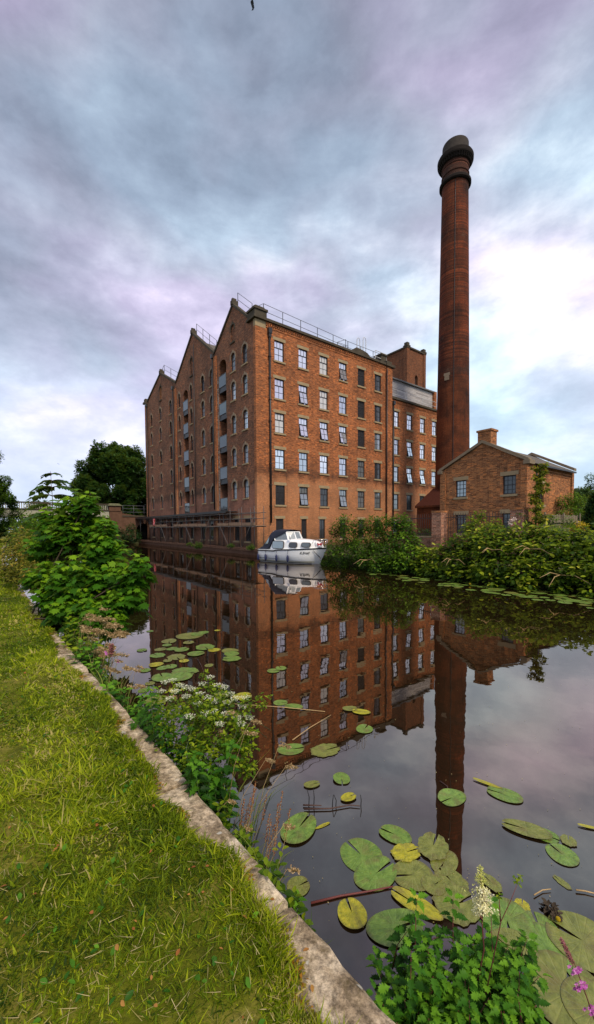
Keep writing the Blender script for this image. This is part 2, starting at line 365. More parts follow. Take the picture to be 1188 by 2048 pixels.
# ------------------------------------------------------------------ world and light
world = bpy.data.worlds.new('World'); SC.world = world; world.use_nodes = True
nt = world.node_tree; nt.nodes.clear(); q = NT(nt)
SUNV = Vector((.38, -.66, .80)).normalized()
g = q.n('ShaderNodeTexCoord').outputs['Generated']
sp = q.n('ShaderNodeSeparateXYZ', {0: g}); zz = q.math('ADD', q.math('MAXIMUM', sp.outputs[2], 0.), .50)
pl = q.n('ShaderNodeCombineXYZ', {0: q.math('DIVIDE', sp.outputs[0], zz), 1: q.math('DIVIDE', sp.outputs[1], zz), 2: 0.}).outputs[0]
SKY_OFF = (3.1, 1.7, 0.)
def skydir(px, py): r = ray(px, py).normalized(); return tuple(r)
mp = q.n('ShaderNodeMapping', {'Vector': pl, 'Location': SKY_OFF, 'Rotation': (0, 0, .5), 'Scale': (1.0, .75, 1.)}).outputs[0]
g3 = q.n('ShaderNodeMapping', {'Vector': g, 'Location': (4.3, 2.2, 1.1), 'Scale': (1., 1., 1.9)}).outputs[0]
n1 = q.n('ShaderNodeTexNoise', {'Vector': g3, 'Scale': 2.5, 'Detail': 8., 'Roughness': .55, 'Distortion': .35}).outputs['Fac']
n1 = q.math('ADD', q.math('MULTIPLY', n1, .68), q.math('MULTIPLY', q.n('ShaderNodeTexNoise', {'Vector': mp, 'Scale': 1.8, 'Detail': 6., 'Roughness': .5}).outputs['Fac'], .32))
n2 = q.n('ShaderNodeTexNoise', {'Vector': g3, 'Scale': 1.9, 'Detail': 3., 'Roughness': .5}).outputs['Color']
n2r = q.n('ShaderNodeSeparateColor', {0: n2}).outputs[1]
n3 = q.n('ShaderNodeTexNoise', {'Vector': g3, 'Scale': 7.5, 'Detail': 8., 'Roughness': .6, 'Distortion': .1}).outputs['Fac']
dens = q.math('ADD', q.math('MULTIPLY', n1, .70), q.math('MULTIPLY', n3, .30))
for (px, py), wd, am in (((1150, 470), .90, .05), ((250, 610), .97, .02), ((640, 600), .955, .055), ((1120, 640), .95, .035), ((70, 760), .955, -.06), ((90, 1000), .98, -.03), ((1100, 880), .97, -.04), ((700, 60), .93, .02), ((420, 250), .88, -.035), ((960, 60), .93, -.035), ((60, 470), .95, -.045), ((620, 420), .96, -.04), ((1010, 330), .97, -.03), ((100, 20), .92, -.03), ((560, -500), .60, -.03)):
    dt = q.n('ShaderNodeVectorMath', {0: g, 1: skydir(px, py)}, operation='DOT_PRODUCT').outputs['Value']
    bp = q.n('ShaderNodeMapRange', {'Value': dt, 'From Min': wd, 'From Max': 1., 'To Max': am}, interpolation_type='SMOOTHSTEP').outputs[0]
    dens = q.math('ADD', dens, bp)
cloud = q.ramp(dens, [(.335, (.20, .215, .28)), (.41, (.27, .29, .37)), (.465, (.33, .355, .44)), (.52, (.42, .45, .54)), (.575, (.57, .59, .66)), (.66, (.78, .80, .85))])
tint = q.ramp(n2r, [(.38, (.88, 1.02, 1.04)), (.49, (.99, .99, 1.)), (.6, (1.11, .95, 1.05))])
cloud = q.mix(1., cloud, tint, 'MULTIPLY')
lowc = q.n('ShaderNodeMapRange', {'Value': sp.outputs[2], 'From Min': .0, 'From Max': .42, 'To Min': .75, 'To Max': 0.}).outputs[0]
cloud = q.mix(lowc, cloud, q.mix(.5, cloud, (.50, .72, .84)))
hi = q.n('ShaderNodeMapRange', {'Value': sp.outputs[2], 'From Min': .3, 'From Max': .85, 'To Min': 1.06, 'To Max': .80}).outputs[0]
cloud = q.mix(1., cloud, q.n('ShaderNodeCombineColor', {0: hi, 1: hi, 2: hi}).outputs[0], 'MULTIPLY')
sky = q.n('ShaderNodeTexSky', sky_type='NISHITA', sun_disc=False, sun_elevation=math.asin(SUNV.z), sun_rotation=math.atan2(SUNV.x, SUNV.y))
bg1 = q.n('ShaderNodeBackground', {'Color': sky.outputs[0], 'Strength': .05})
bg2 = q.n('ShaderNodeBackground', {'Color': cloud, 'Strength': .86})
mx = q.n('ShaderNodeMixShader', {0: .86, 1: bg1.outputs[0], 2: bg2.outputs[0]})
ow = q.n('ShaderNodeOutputWorld', {0: mx.outputs[0]})
ld = bpy.data.lights.new('sun', 'SUN'); ld.energy = 1.5; ld.angle = math.radians(12); ld.color = (1, .88, .70)
lo = bpy.data.objects.new('sun', ld); COL.objects.link(lo); lo.rotation_euler = SUNV.to_track_quat('Z', 'Y').to_euler()
SC.view_settings.view_transform = 'Standard'; SC.view_settings.look = 'None'; SC.view_settings.gamma = 1
SC.view_settings.exposure = 1.12; SC.view_settings.use_curve_mapping = False
SC.cycles.max_bounces = 6; SC.cycles.diffuse_bounces = 3; SC.cycles.glossy_bounces = 4; SC.cycles.transmission_bounces = 2
SC.cycles.caustics_reflective = False; SC.cycles.caustics_refractive = False
SC.cycles.sample_clamp_indirect = 4

# ------------------------------------------------------------------ ground, water, coping
near_edge = [(-16.15, -60), (-16.15, -27.5), (-16.19, -26.6), (-16.24, -25.5), (-16.33, -24.1), (-16.45, -22.4), (-16.58, -19), (-16.8, -14), (-17.1, -8), (-17.2, 5), (-16.9, 20), (-16.4, 45), (-14, 400)]
far_edge = [(-1.2, -200), (-1.3, -60), (-1.9, -26), (-2.2, -22), (-2.0, -17), (-1.6, -13), (-1.2, -9), (-1.15, 0), (-1.15, 31), (-4.6, 33), (-4.6, 45), (-1, 400)]
def strip(edge, off, zt, name, mat, skirt=True):
    mb = MB(); n = len(edge)
    a = [W(u, v, zt) for u, v in edge]; b = [W(u+off, v, zt) for u, v in edge]; c = [W(u, v, -1.2) for u, v in edge]
    mb.add(a+b+c, [(i, i+1, n+i+1, n+i) for i in range(n-1)]+([(i, i+1, 2*n+i+1, 2*n+i) for i in range(n-1)] if skirt else []))
    return mb.build(name, mat, kind='structure')
ne = [(u-.06, v) for u, v in near_edge]
mb = MB(); mb.add([W(-22, -150, 0), W(3, -150, 0), W(3, 400, 0), W(-22, 400, 0)], [(0, 1, 2, 3)])
mb.build('water', M['water'], kind='structure')
# far bank ground
strip([(u, v) for u, v in far_edge], 1500, .45, 'far_ground', M['yard'])
# lawn: fine mesh near the camera with a ragged edge that creeps over the coping
def lawn():
    V = []; Fc = []
    vs = np.concatenate([[-60, -45, -35], np.arange(-30, -16, .09), np.arange(-16, 0, .5), [5, 12, 20, 35, 60, 150, 400]])
    us = [0, .04, .1, .3, .6, 1., 1.5, 2.2, 3, 5, 9, 20, 60, 200, 1500]
    E = np.array(near_edge)
    for i, v in enumerate(vs):
        e = np.interp(v, E[:, 1], E[:, 0])
        w = .215+.045*math.sin(v*1.9)+.03*math.sin(v*5.3+1)+.03*math.sin(v*13.1)+random.uniform(-.02, .02)+.09*min(1, max(0, (-26.7-v)/.6))
        if v > -24.5: w -= .02
        for j, du in enumerate(us):
            z = .515 if j == 0 else .53+.012*math.sin(v*3+du*4)*(1 if j < 9 else 0)+.02*min(1, du/.4)
            if j == 0: z = .485
            V.append(W(e-w-du, v, z))
    n = len(us)
    Fc = [(i*n+j, (i+1)*n+j, (i+1)*n+j+1, i*n+j+1) for i in range(len(vs)-1) for j in range(n-1)]
    me = bpy.data.meshes.new('m'); me.from_pydata(V, [], Fc); me.update()
    for p in me.polygons: p.use_smooth = True
    me.update(); link('lawn', me, M['lawn'], kind='structure')
lawn()
def lawn_edge(v):
    E = np.array(near_edge); e = np.interp(v, E[:, 1], E[:, 0])
    return e-(.215+.045*np.sin(v*1.9)+.03*np.sin(v*5.3+1)+.03*np.sin(v*13.1)+.09*np.clip((-26.7-v)/.6, 0, 1))
# coping: rounded top stone run, joints modelled as small gaps
def coping():
    E = np.array(near_edge); mb = MB(); v = -34.
    while v < 34:
        L = random.uniform(1.0, 1.5) if v < 0 else 3.
        if v+L > -27.4 and v < -26.9 and v+L < -26.0: L = 1.5
        m = max(2, int(L/.08)) if v < -15 else 3
        dz = random.uniform(-.014, .014); du = random.uniform(-.02, .014)
        prof = [(0, -1.2), (0, -.03), (-.012, -.008), (-.035, 0), (-.2, .004), (-.48, 0), (-.5, -.3)]
        pts = []
        for k in range(m+1):
            vv = v+.02+(L-.04)*k/m; e = np.interp(vv, E[:, 1], E[:, 0])+du
            ed = random.uniform(.008, .022) if k in (0, m) else 0
            for (a, b) in prof:
                j = random.uniform(-.006, .006) if v < -15 else 0
                pts.append(W(e+a+(j if b > -.1 else 0), vv, .5+b+dz-ed+(j*.7 if b > -.1 else 0)))
        n = len(prof)
        mb.add(pts, [(i*n+j, i*n+j+1, (i+1)*n+j+1, (i+1)*n+j) for i in range(m) for j in range(n-1)]+[tuple(range(n)), tuple(m*n+j for j in range(n))[::-1]])
        v += L
    mb.build('kerb', M['coping'], kind='structure')
coping()
# towpath strip far along the near bank, under the bridge
mb = MB(); mb.add([W(-18.4, -3, .57), W(-20.2, -3, .57), W(-20.0, 40, .575), W(-18.2, 40, .575), W(-16.5, 120, .575), W(-18.5, 120, .575)], [(0, 1, 2, 3), (3, 2, 5, 4)])
mb.build('towpath', M['path'], kind='structure')
# ledge at the foot of the mill
mb = MB(); mb.box((-1.2, -9, -1.), (0, 31.5, .48)); 
for k in range(27): mb.box((-1.27, -9+k*1.5+.02, .3), (-.7, -7.53+k*1.5, .50+random.uniform(0, .03)))
o = mb.build('ledge', M['sandstone'], loc=P0, rz=ANG, kind='structure'); o.name = 'quay_pavement'

# ------------------------------------------------------------------ facade tools
def arch_poly(x0, x1, z0, z1, rise, n=7):
    pts = [(x0, z0), (x1, z0), (x1, z1-rise)]
    cx = (x0+x1)/2; w = (x1-x0)/2
    for k in range(1, n): a = PI*k/n; pts.append((cx+w*math.cos(a), z1-rise+rise*math.sin(a)))
    pts.append((x0, z1-rise)); return pts
def inpoly(p, poly):
    c = False; j = len(poly)-1
    for i in range(len(poly)):
        if (poly[i][1] > p[1]) != (poly[j][1] > p[1]) and p[0] < (poly[j][0]-poly[i][0])*(p[1]-poly[i][1])/(poly[j][1]-poly[i][1])+poly[i][0]: c = not c
        j = i
    return c
def wall_holes(mb, outer, holes, fn, depth):
    "fn((s,z), d) -> 3-D point, d = distance inward"
    vs = []; ed = []
    for poly in [outer]+[h for h, _ in holes]:
        b = len(vs); vs += [Vector(p) for p in poly]; ed += [(b+i, b+(i+1) % len(poly)) for i in range(len(poly))]
    r = delaunay_2d_cdt(vs, ed, [], 0, 1e-6)
    tv, tf = r[0], r[2]; keep = []
    for f in tf:
        c = sum((tv[i] for i in f), Vector((0, 0)))/len(f)
        if inpoly(c, outer) and not any(inpoly(c, h) for h, _ in holes): keep.append(f)
    mb.add([fn((p.x, p.y), 0) for p in tv], keep)
    for h, dd in holes:
        dd = dd or depth; n = len(h)
        mb.add([fn(p, 0) for p in h]+[fn(p, dd) for p in h], [(i, (i+1) % n, n+(i+1) % n, n+i) for i in range(n)])
# window prototypes: local x across, -y outward, z up from sill centre
def win_rect(w, h, pane, style, opened=False):
    "returns list [frame mesh, pane mesh, sill mesh, lintel mesh]"
    y = .12; f = MB(); t = .07
    def b(x0, x1, z0, z1, yy=y, d=.06): f.box((x0, yy-d/2, z0), (x1, yy+d/2, z1))
    b(-w/2, -w/2+t, 0, h); b(w/2-t, w/2, 0, h); b(-w/2+t, w/2-t, 0, t); b(-w/2+t, w/2-t, h-t, h)
    pm = MB()
    if style == 'mill':
        tr = h*.66; b(-w/2+t, w/2-t, tr-.035, tr+.035, y, .064)
        for k in (1, 2): x = -w/2+w*k/3; b(x-.014, x+.014, tr+.035, h-t, y, .04)
        pm.add([(-w/2+t, y, tr), (w/2-t, y, tr), (w/2-t, y, h-t), (-w/2+t, y, h-t)], [(0, 1, 2, 3)])
        if opened:
            a = math.radians(13); L = tr-.1
            y0 = y-.02; yt = y0-L*math.sin(a); zt = .08+L*math.cos(a)
            # top-hung sash swung out at the foot
            def P(x, s): return (x, y-.04-(1-s)*L*math.sin(a), tr-.05-(1-s)*L*math.cos(a))
            pm.add([P(-w/2+.1, 0), P(w/2-.1, 0), P(w/2-.1, 1), P(-w/2+.1, 1)], [(0, 1, 2, 3)])
            for x in (-w/2+.09, w/2-.09, 0): f.bar(P(x, 0), P(x, 1), .05 if x else .026, .04)
            for s in (0, .5, 1): f.bar(P(-w/2+.07, s), P(w/2-.07, s), .05 if s != .5 else .026, .04)
            pm.add([(-w/2+t, y+.05, t), (w/2-t, y+.05, t), (w/2-t, y+.05, tr), (-w/2+t, y+.05, tr)], [(0, 1, 2, 3)])
        else:
            pm.add([(-w/2+t, y, t), (w/2-t, y, t), (w/2-t, y, tr), (-w/2+t, y, tr)], [(0, 1, 2, 3)])
            b(-.014, .014, t, tr-.035, y, .04); b(-w/2+t, w/2-t, tr*.5-.014, tr*.5+.014, y, .042)
    elif style == 'cottage':
        pm.add([(-w/2+t, y, t), (w/2-t, y, t), (w/2-t, y, h-t), (-w/2+t, y, h-t)], [(0, 1, 2, 3)])
        for k in (1, 2): x = -w/2+w*k/3; b(x-.013, x+.013, t, h-t, y, .04)
        for k in (1, 2, 3): z = h*k/4; b(-w/2+t, w/2-t, z-.013-(.012 if k == 2 else 0), z+.013+(.012 if k == 2 else 0), y, .045)
    else:
        pm.add([(-w/2+t, y, t), (w/2-t, y, t), (w/2-t, y, h-t), (-w/2+t, y, h-t)], [(0, 1, 2, 3)])
        b(-.013, .013, t, h-t, y, .04)
    s = MB().box((-w/2-.12, -.09, -.15), (w/2+.12, .15, -.005))
    l = MB().box((-w/2-.16, -.025, h+.004), (w/2+.16, .2, h+.26))
    return f, pm, s, l
def win_arch(w, h):
    y = .14; rise = w*.48; f = MB(); t = .055
    f_in = [(x*(1-2*t/w), t+(z)*(h-2*t)/h) for x, z in arch_poly(-w/2, w/2, 0, h, rise)]
    f_out = arch_poly(-w/2, w/2, 0, h, rise); n = len(f_out)
    for yy in (y-.03, y+.03): f.add([(x, yy, z) for x, z in f_out]+[(x, yy, z) for x, z in f_in], [(i, (i+1) % n, n+(i+1) % n, n+i) for i in range(n)])
    f.add([(x, y-.03, z) for x, z in f_in]+[(x, y+.03, z) for x, z in f_in], [(i, (i+1) % n, n+(i+1) % n, n+i) for i in range(n)])
    f.box((-.013, y-.02, t), (.013, y+.02, h-t)); f.box((-w/2+t, y-.035, h*.58), (w/2-t, y+.035, h*.58+.05))
    for z in (h*.3, h*.8): f.box((-w/2+t, y-.018, z), (w/2-t, y+.018, z+.024))
    pm = MB().add([(x, y, z) for x, z in f_in], [tuple(range(n))])
    s = MB().box((-w/2-.10, -.08, -.13), (w/2+.10, .15, -.005))
    # stone arch surround over the head
    l = MB(); k = 8; ro = .17
    for i in range(k):
        a0, a1 = PI*i/k, PI*(i+1)/k
        def pt(a, r): return ((w/2+r)*math.cos(a), h-rise+(rise+r)*math.sin(a))
        q4 = [pt(a0, .0), pt(a0, ro), pt(a1, ro), pt(a1, .0)]
        l.prism(q4, lambda p, d: (p[0], d, p[1]), -.025, .05)
    for sx in (-1, 1): l.box((sx*w/2, -.025, h-rise-.22), (sx*(w/2+ro), .05, h-rise))
    l.box((-.09, -.035, h+.0), (.09, .05, h+.27))
    return f, pm, s, l
class WinProto:
    def __init__(s, geo, pane, headname='lintel', framemat='frame', sillmat='stone'):
        f, p, si, l = geo
        s.first = None; s.geo = geo; s.pane = pane; s.hn = headname; s.fm = framemat; s.sm = sillmat
    def place(s, parent, loc, rz, label=None):
        if s.first is None:
            f, p, si, l = s.geo
            w = f.build('window', M[s.fm], parent); p.build('pane', M[s.pane], w); si.build('sill', M[s.sm], w)
            if s.hn: l.build(s.hn, M['arch_stone' if s.hn == 'stone_arch' else 'stone'], w)
            s.first = w; w.location = loc; w.rotation_euler = (0, 0, rz); r = w
        else: r = cp_tree(s.first, parent, loc, rz)
        if label: r['label'] = label
        return r

# ------------------------------------------------------------------ mill
mill = empty('brick_mill', P0, ANG, label='six storey red brick mill with three gables rising beside the canal', cat='mill')
OFF = -PI/2   # windows on the canal face
gab = [(0, 19.55), (.95, 19.75), (3.79, 22.1), (7.69, 19.2), (13.07, 23.2), (18.29, 19.45), (23.74, 22.25), (29.6, 20.1), (30.6, 20.1)]
outer = [(0, .3), (30.6, .3)]+gab[::-1]
ROWS = [4.80, 7.80, 10.74, 13.74, 16.33]; AH = [1.62, 1.62, 1.66, 1.66, 1.66]
COLS = [(1.82, .82), (3.93, .8), (8.45, .82), (10.63, .82), (13.75, .6), (17.32, .6), (20.3, .82), (24.2, .82), (27.97, .82)]
holes = []; 
for v, w in COLS:
    for z, h in zip(ROWS, AH): holes.append((arch_poly(v-w/2, v+w/2, z, z+h, w*.48), .25))
BAL = [(5.26, 6.82, 3.75, 18.1), (14.6, 16.1, 3.9, 17.85)]
for a, b, z0, z1 in BAL: holes.append((arch_poly(a, b, z0, z1, .7), 1.6))
BLIND = [(3.93, .72, 18.95, 20.5), (13.5, .62, 18.9, 20.8), (23.9, .8, 18.95, 20.75)]
for v, w, z0, z1 in BLIND: holes.append((arch_poly(v-w/2, v+w/2, z0, z1, w*.45), .12))
GW = [(1.6, 1., 2.), (3.6, 1., 2.), (9., 1., 2.), (11., 1., 2.), (14., .9, 2.), (17.3, .9, 2.), (20.6, 1., 2.), (24.3, 1., 2.), (27.8, 1., 2.)]
for v, w, h in GW: holes.append(([(v-w/2, 1.), (v+w/2, 1.), (v+w/2, 1.+h), (v-w/2, 1.+h)], .25))
mb = MB()
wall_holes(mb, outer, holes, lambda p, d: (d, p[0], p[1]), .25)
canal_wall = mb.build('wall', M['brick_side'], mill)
# flank wall
FC = [2.38, 4.98, 7.45, 9.93, 12.5, 15.02]; FR = [4.17, 7.27, 10.38, 13.30, 16.50]; FW = 1.0; FH = 1.70
outer = [(0, .3), (17.2, .3), (17.2, 19.45), (0, 19.45)]; holes = []
for u in FC:
    for z in FR: holes.append(([(u-FW/2, z), (u+FW/2, z), (u+FW/2, z+FH), (u-FW/2, z+FH)], .25))
GF = [(2.3, .8), (5.0, .6), (7.2, .7), (9.9, .8), (12.5, .8), (15., .8)]
for u, w in GF: holes.append(([(u-w/2, 1.1), (u+w/2, 1.1), (u+w/2, 2.95), (u-w/2, 2.95)], .25))
mb = MB(); wall_holes(mb, outer, holes, lambda p, d: (p[0], d, p[1]), .25)
# other sides and pilasters
mb.add([(17.2, 0, .3), (17.2, 30.6, .3), (17.2, 30.6, 19.4), (17.2, 0, 19.4), (0, 30.6, .3), (0, 30.6, 19.4)], [(0, 1, 2, 3), (1, 4, 5, 2)])
mb.box((16.3, -.12, .3), (17.22, .1, 19.4)); mb.box((-.03, -.035, .3), (1.0, .3, 19.35))
for k in range(64): mb.box((1.02+k*.238, -.09, 19.16), (1.02+k*.238+.12, .05, 19.34))  # dentil course
mb.box((1.0, -.06, 19.34), (16.3, .05, 19.44)); mb.box((1.0, -.04, 18.98), (16.3, .04, 19.08))
for a, b in ((7.25, 7.75), (18.2, 18.75), (29.9, 30.62)): mb.box((-.1, a, .3), (.2, b, 18.9 if a < 29 else 19.9))
mb.build('wall', M['brick'], mill, recalc=False, label='bright orange brick flank wall with six columns of windows')
# pale limewashed strip beside the balcony slot
mb = MB()
for z in np.arange(4, 16.5, .16):
    if random.random() < .8: mb.box((-.008-.004*random.random(), 6.88+random.uniform(-.04, .08), z), (.02, 7.2+random.uniform(-.15, .04), z+random.uniform(.06, .15)))
mb.build('peeling_paint', simple('flaking_limewash', (.34, .26, .2), .9, var=.4, scale=12), mill, label='flaking pale render strip beside the balconies')
# gable copings, parapets and stone caps
mb = MB()
def slope(a, b, up=.22, inn=.35, out=.10):
    (v0, z0), (v1, z1) = a, b
    for k in range(1):
        mb.add([(-out, v0, z0-.02), (inn, v0, z0-.02), (inn, v0, z0+up), (-out, v0, z0+up), (-out, v1, z1-.02), (inn, v1, z1-.02), (inn, v1, z1+up), (-out, v1, z1+up)],
               [(0, 3, 2, 1), (4, 5, 6, 7), (0, 1, 5, 4), (1, 2, 6, 5), (2, 3, 7, 6), (3, 0, 4, 7)])
for i in range(1, 7): slope(gab[i], gab[i+1])
mb.build('gable_coping', M['stone_dark'], mill)
for v, z in ((3.79, 22.1), (13.07, 23.2), (23.74, 22.25)):
    mb = MB().box((-.16, v-.2, z+.05), (.4, v+.2, z+.42)); mb.box((-.1, v-.12, z+.42), (.3, v+.12, z+.62)); mb.build('finial', M['stone_dark'], mill)
mb = MB()
mb.box((-.25, -.28, 19.42), (1.15, 1.1, 19.62)); mb.box((-.12, -.14, 19.62), (1.05, 1.0, 20.15)); mb.box((-.22, -.24, 20.15), (1.12, 1.08, 20.32)); mb.box((0, -.06, 20.32), (.9, .85, 20.5))
mb.box((1.15, -.22, 19.45), (16.1, .35, 19.66)); mb.box((16.1, -.3, 19.4), (17.5, .6, 19.62)); mb.box((16.3, -.12, 19.62), (17.1, .55, 20.0))
mb.prism([(11.1, 19.66), (13.7, 19.66), (13.3, 19.95), (12.8, 20.05), (11.7, 20.15)], lambda p, d: (p[0], d, p[1]), -.15, .5)
mb.box((16.0, .4, 19.7), (16.8, 1.3, 20.7)); mb.box((15.9, .3, 20.7), (16.9, 1.4, 20.85))
mb.build('parapet', M['stone_dark'], mill); mb = MB()
mb.box((-.3, 30.0, 20.05), (.6, 30.9, 20.3)); mb.box((-.15, 30.1, 20.3), (.5, 30.75, 20.75))
mb.build('parapet', M['stone_dark'], mill)
mb = MB(); mb.box((-.045, -.05, 18.85), (.98, .25, 19.41)); mb.build('quoin', M['stone'], mill, label='carved yellow stone block under the corner cap')
# roofs
mb = MB()
for a, p, b in ((.6, 3.79, 7.69), (7.69, 13.07, 18.29), (18.29, 23.74, 30.)):
    za, zp, zb = 18.9, {3.79: 21.6, 13.07: 22.7, 23.74: 21.8}[p], 18.9
    mb.add([(.3, a, za), (.3, p, zp), (.3, b, zb), (17., a, za), (17., p, zp), (17., b, zb)], [(0, 1, 4, 3), (1, 2, 5, 4), (0, 2, 1), (3, 4, 5)])
mb.build('roof', M['slate_pale'], mill)
mb = MB().box((1.9, .9, 19.75), (3.9, 1.0, 19.95)); mb.add([(1.9, .55, 19.85), (3.9, .55, 19.85), (3.9, 1.6, 20.55), (1.9, 1.6, 20.55), (1.9, .55, 19.95), (3.9, .55, 19.95), (3.9, 1.6, 20.65), (1.9, 1.6, 20.65)], [(0, 1, 2, 3), (4, 5, 6, 7), (0, 1, 5, 4), (2, 3, 7, 6), (1, 2, 6, 5), (3, 0, 4, 7)])
sk = mb.build('skylight', M['white_rail'], mill)
# roof guard rails
def rail(path, up=1.15, post=2.2, r=.022, mid=.55):
    m = MB()
    for hh in (up, mid): m.tube([(p[0], p[1], p[2]+hh) for p in path], r, 5)
    for a, b in zip(path[:-1], path[1:]):
        L = (Vector(b)-Vector(a)).length; n = max(1, round(L/post))
        for k in range(n+1): p = Vector(a).lerp(Vector(b), k/n); m.bar(p, p+Vector((0, 0, up)), .045, .045)
    return m
rail([(.5, 3.79, 22.25), (.5, 1.3, 20.2)]).build('guard_rail', M['rail'], mill)
rail([(.9, 1.2, 20.), (1.2, .6, 20.1), (11.2, .6, 19.7), (16.8, .6, 19.7)]).build('guard_rail', M['rail'], mill)
rail([(.5, 13.07, 23.3), (.5, 8.2, 19.7)]).build('guard_rail', M['rail'], mill)
rail([(.5, 29.4, 20.2), (.5, 23.74, 22.4), (.5, 18.9, 19.9)]).build('guard_rail', M['rail'], mill)
rail([(10.9, .6, 19.8), (10.9, 1.8, 20.0), (12.4, 1.8, 20.0)], post=1.2).build('guard_rail', M['rail'], mill)
rail([(15.1, .45, 19.75), (16.9, .45, 19.75), (16.9, 1.9, 19.75)], post=1.6, r=.035, up=1.2).build('guard_rail', M['white_rail'], mill, label='white rail cage round the corner turret')
mb = MB()
for u in (12.6, 13.5):
    for du in (0, .42):
        mb.bar((u+du, .7, 19.7), (u+du, .7, 21.7 if u > 13 else 21.4), .05)
    zt = 21.7 if u > 13 else 21.4
    mb.tube([(u, .7, zt), (u+.06, .7, zt+.22), (u+.21, .7, zt+.3), (u+.36, .7, zt+.22), (u+.42, .7, zt)], .028, 6)
mb.build('access_ladder', M['white_rail'], mill, label='looped white ladder stiles on the roof edge')
# downpipes
def pipe(pts, r=.075): return MB().tube(pts, r, 8)
dp = pipe([(1.32, -.14, 2.6), (1.32, -.14, 18.6)], .085); dp.box((1.16, -.28, 18.5), (1.5, .0, 18.95)); dp.box((1.2, -.24, 18.2), (1.45, -.02, 18.5))
for z in np.arange(4, 18, 1.8): dp.box((1.2, -.24, z), (1.44, -.02, z+.06))
dp.build('downpipe', M['black'], mill)
for v, zt in ((7.92, 18.9), (12.55, 21.9), (19.05, 19.), (29.75, 19.6)):
    d = pipe([(-.13, v, 4.0 if v < 8 else 2.8), (-.13, v, zt)], .07 if v != 12.55 else .045)
    if v != 12.55: d.box((-.28, v-.16, zt-.1), (0, v+.16, zt+.3))
    d.build('downpipe', M['black'], mill)
pipe([(16.25, -.2, 2.6), (16.25, -.2, 19.)], .06).build('downpipe', M['black'], mill)
# windows
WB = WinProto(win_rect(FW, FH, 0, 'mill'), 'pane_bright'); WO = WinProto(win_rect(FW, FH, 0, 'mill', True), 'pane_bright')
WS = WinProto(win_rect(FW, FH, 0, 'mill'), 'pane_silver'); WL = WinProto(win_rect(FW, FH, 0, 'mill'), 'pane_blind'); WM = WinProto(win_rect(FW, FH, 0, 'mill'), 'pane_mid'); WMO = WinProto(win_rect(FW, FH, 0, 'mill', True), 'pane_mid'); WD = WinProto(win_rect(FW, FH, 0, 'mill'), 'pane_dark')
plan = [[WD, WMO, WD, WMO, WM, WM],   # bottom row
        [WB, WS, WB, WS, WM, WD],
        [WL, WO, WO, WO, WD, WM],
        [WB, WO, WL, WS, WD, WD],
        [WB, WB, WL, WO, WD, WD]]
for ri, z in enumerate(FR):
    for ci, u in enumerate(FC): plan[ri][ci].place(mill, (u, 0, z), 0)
for u, w in GF:
    f, p, s, l = win_rect(w, 1.85, 0, 'plain')
    WinProto((f, p, s, l), 'pane_dark').place(mill, (u, 0, 1.1), 0)
WA = WinProto(win_arch(.82, 1.66), 'pane_mid', 'stone_arch'); WAD = WinProto(win_arch(.82, 1.66), 'pane_dark', 'stone_arch')
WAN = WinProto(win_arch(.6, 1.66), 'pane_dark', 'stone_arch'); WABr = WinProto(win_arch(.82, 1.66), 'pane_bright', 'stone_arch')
WA3 = WinProto(win_arch(.82, 1.62), 'pane_mid', 'stone_arch'); WA4 = WinProto(win_arch(.6, 1.62), 'pane_dark', 'stone_arch')
for ci, (v, w) in enumerate(COLS):
    for ri, (z, h) in enumerate(zip(ROWS, AH)):
        if h < 1.65: pr = WA4 if w < .7 else WA3
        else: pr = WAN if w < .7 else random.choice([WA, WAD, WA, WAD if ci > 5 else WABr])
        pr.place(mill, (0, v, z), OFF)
for v, w, h in GW:
    f, p, s, l = win_rect(w, h, 0, 'plain'); WinProto((f, p, s, l), 'pane_dark').place(mill, (0, v, 1.), OFF)
# blind arches
for i, (v, w, z0, z1) in enumerate(BLIND):
    poly = arch_poly(v-w/2, v+w/2, z0, z1, w*.45)
    mb = MB().add([(.12, a, b) for a, b in poly], [tuple(range(len(poly)))]); bl = mb.build('blind_window', M['orange_brick'] if i == 2 else M['brick_side'], mill)
    mb = MB().box((-.09, v-w/2-.1, z0-.13), (.12, v+w/2+.1, z0)); mb.build('sill', M['stone_dark'], bl)
    a = win_arch(w, z1-z0)[3]; o = a.build('stone_arch', M['stone_dark'], bl, loc=(0, v, z0), rz=OFF)
# balcony stacks
FL = [5.0, 6.62, 9.62, 12.72, 15.35]
for bi, (a, b, z0, z1) in enumerate(BAL):
    mb = MB().add([(1.6, a, z0), (1.6, b, z0), (1.6, b, z1), (1.6, a, z1)], [(0, 1, 2, 3)]); mb.build('recess_sheet', M['recess_shade'], mill, label='dark recess behind the stacked balconies')  # black sheet closes the slot; the recess shade is in its colour
    for k, zf in enumerate([3.9]+[6.4, 9.4, 12.5, 15.1]):
        sl = MB().box((.03, a+.01, zf if k else zf-.1), (1.5, b-.01, zf+(.46 if k else .04))); s = sl.build('balcony', M['frame'], mill)
        gz = zf+.5 if k else zf+.06
        MB().box((-.02, a+.06, gz), (.0, b-.06, gz+1.05)).build('balustrade', M['balglass'], s)
        m = MB().box((-.04, a+.02, gz+1.05), (.03, b-.02, gz+1.1))
        for vv in (a+.03, b-.07): m.box((-.035, vv, gz-.3), (.025, vv+.04, gz+1.05))
        m.build('handrail', M['steel'], s)
    for k in range(0, 5):
        zf = [3.95, 6.9, 9.9, 13., 15.6][k]
        MB().box((1.2, a+.15, zf), (1.25, b-.5, zf+1.9)).build('balcony_door', M['pane_dark'], mill)

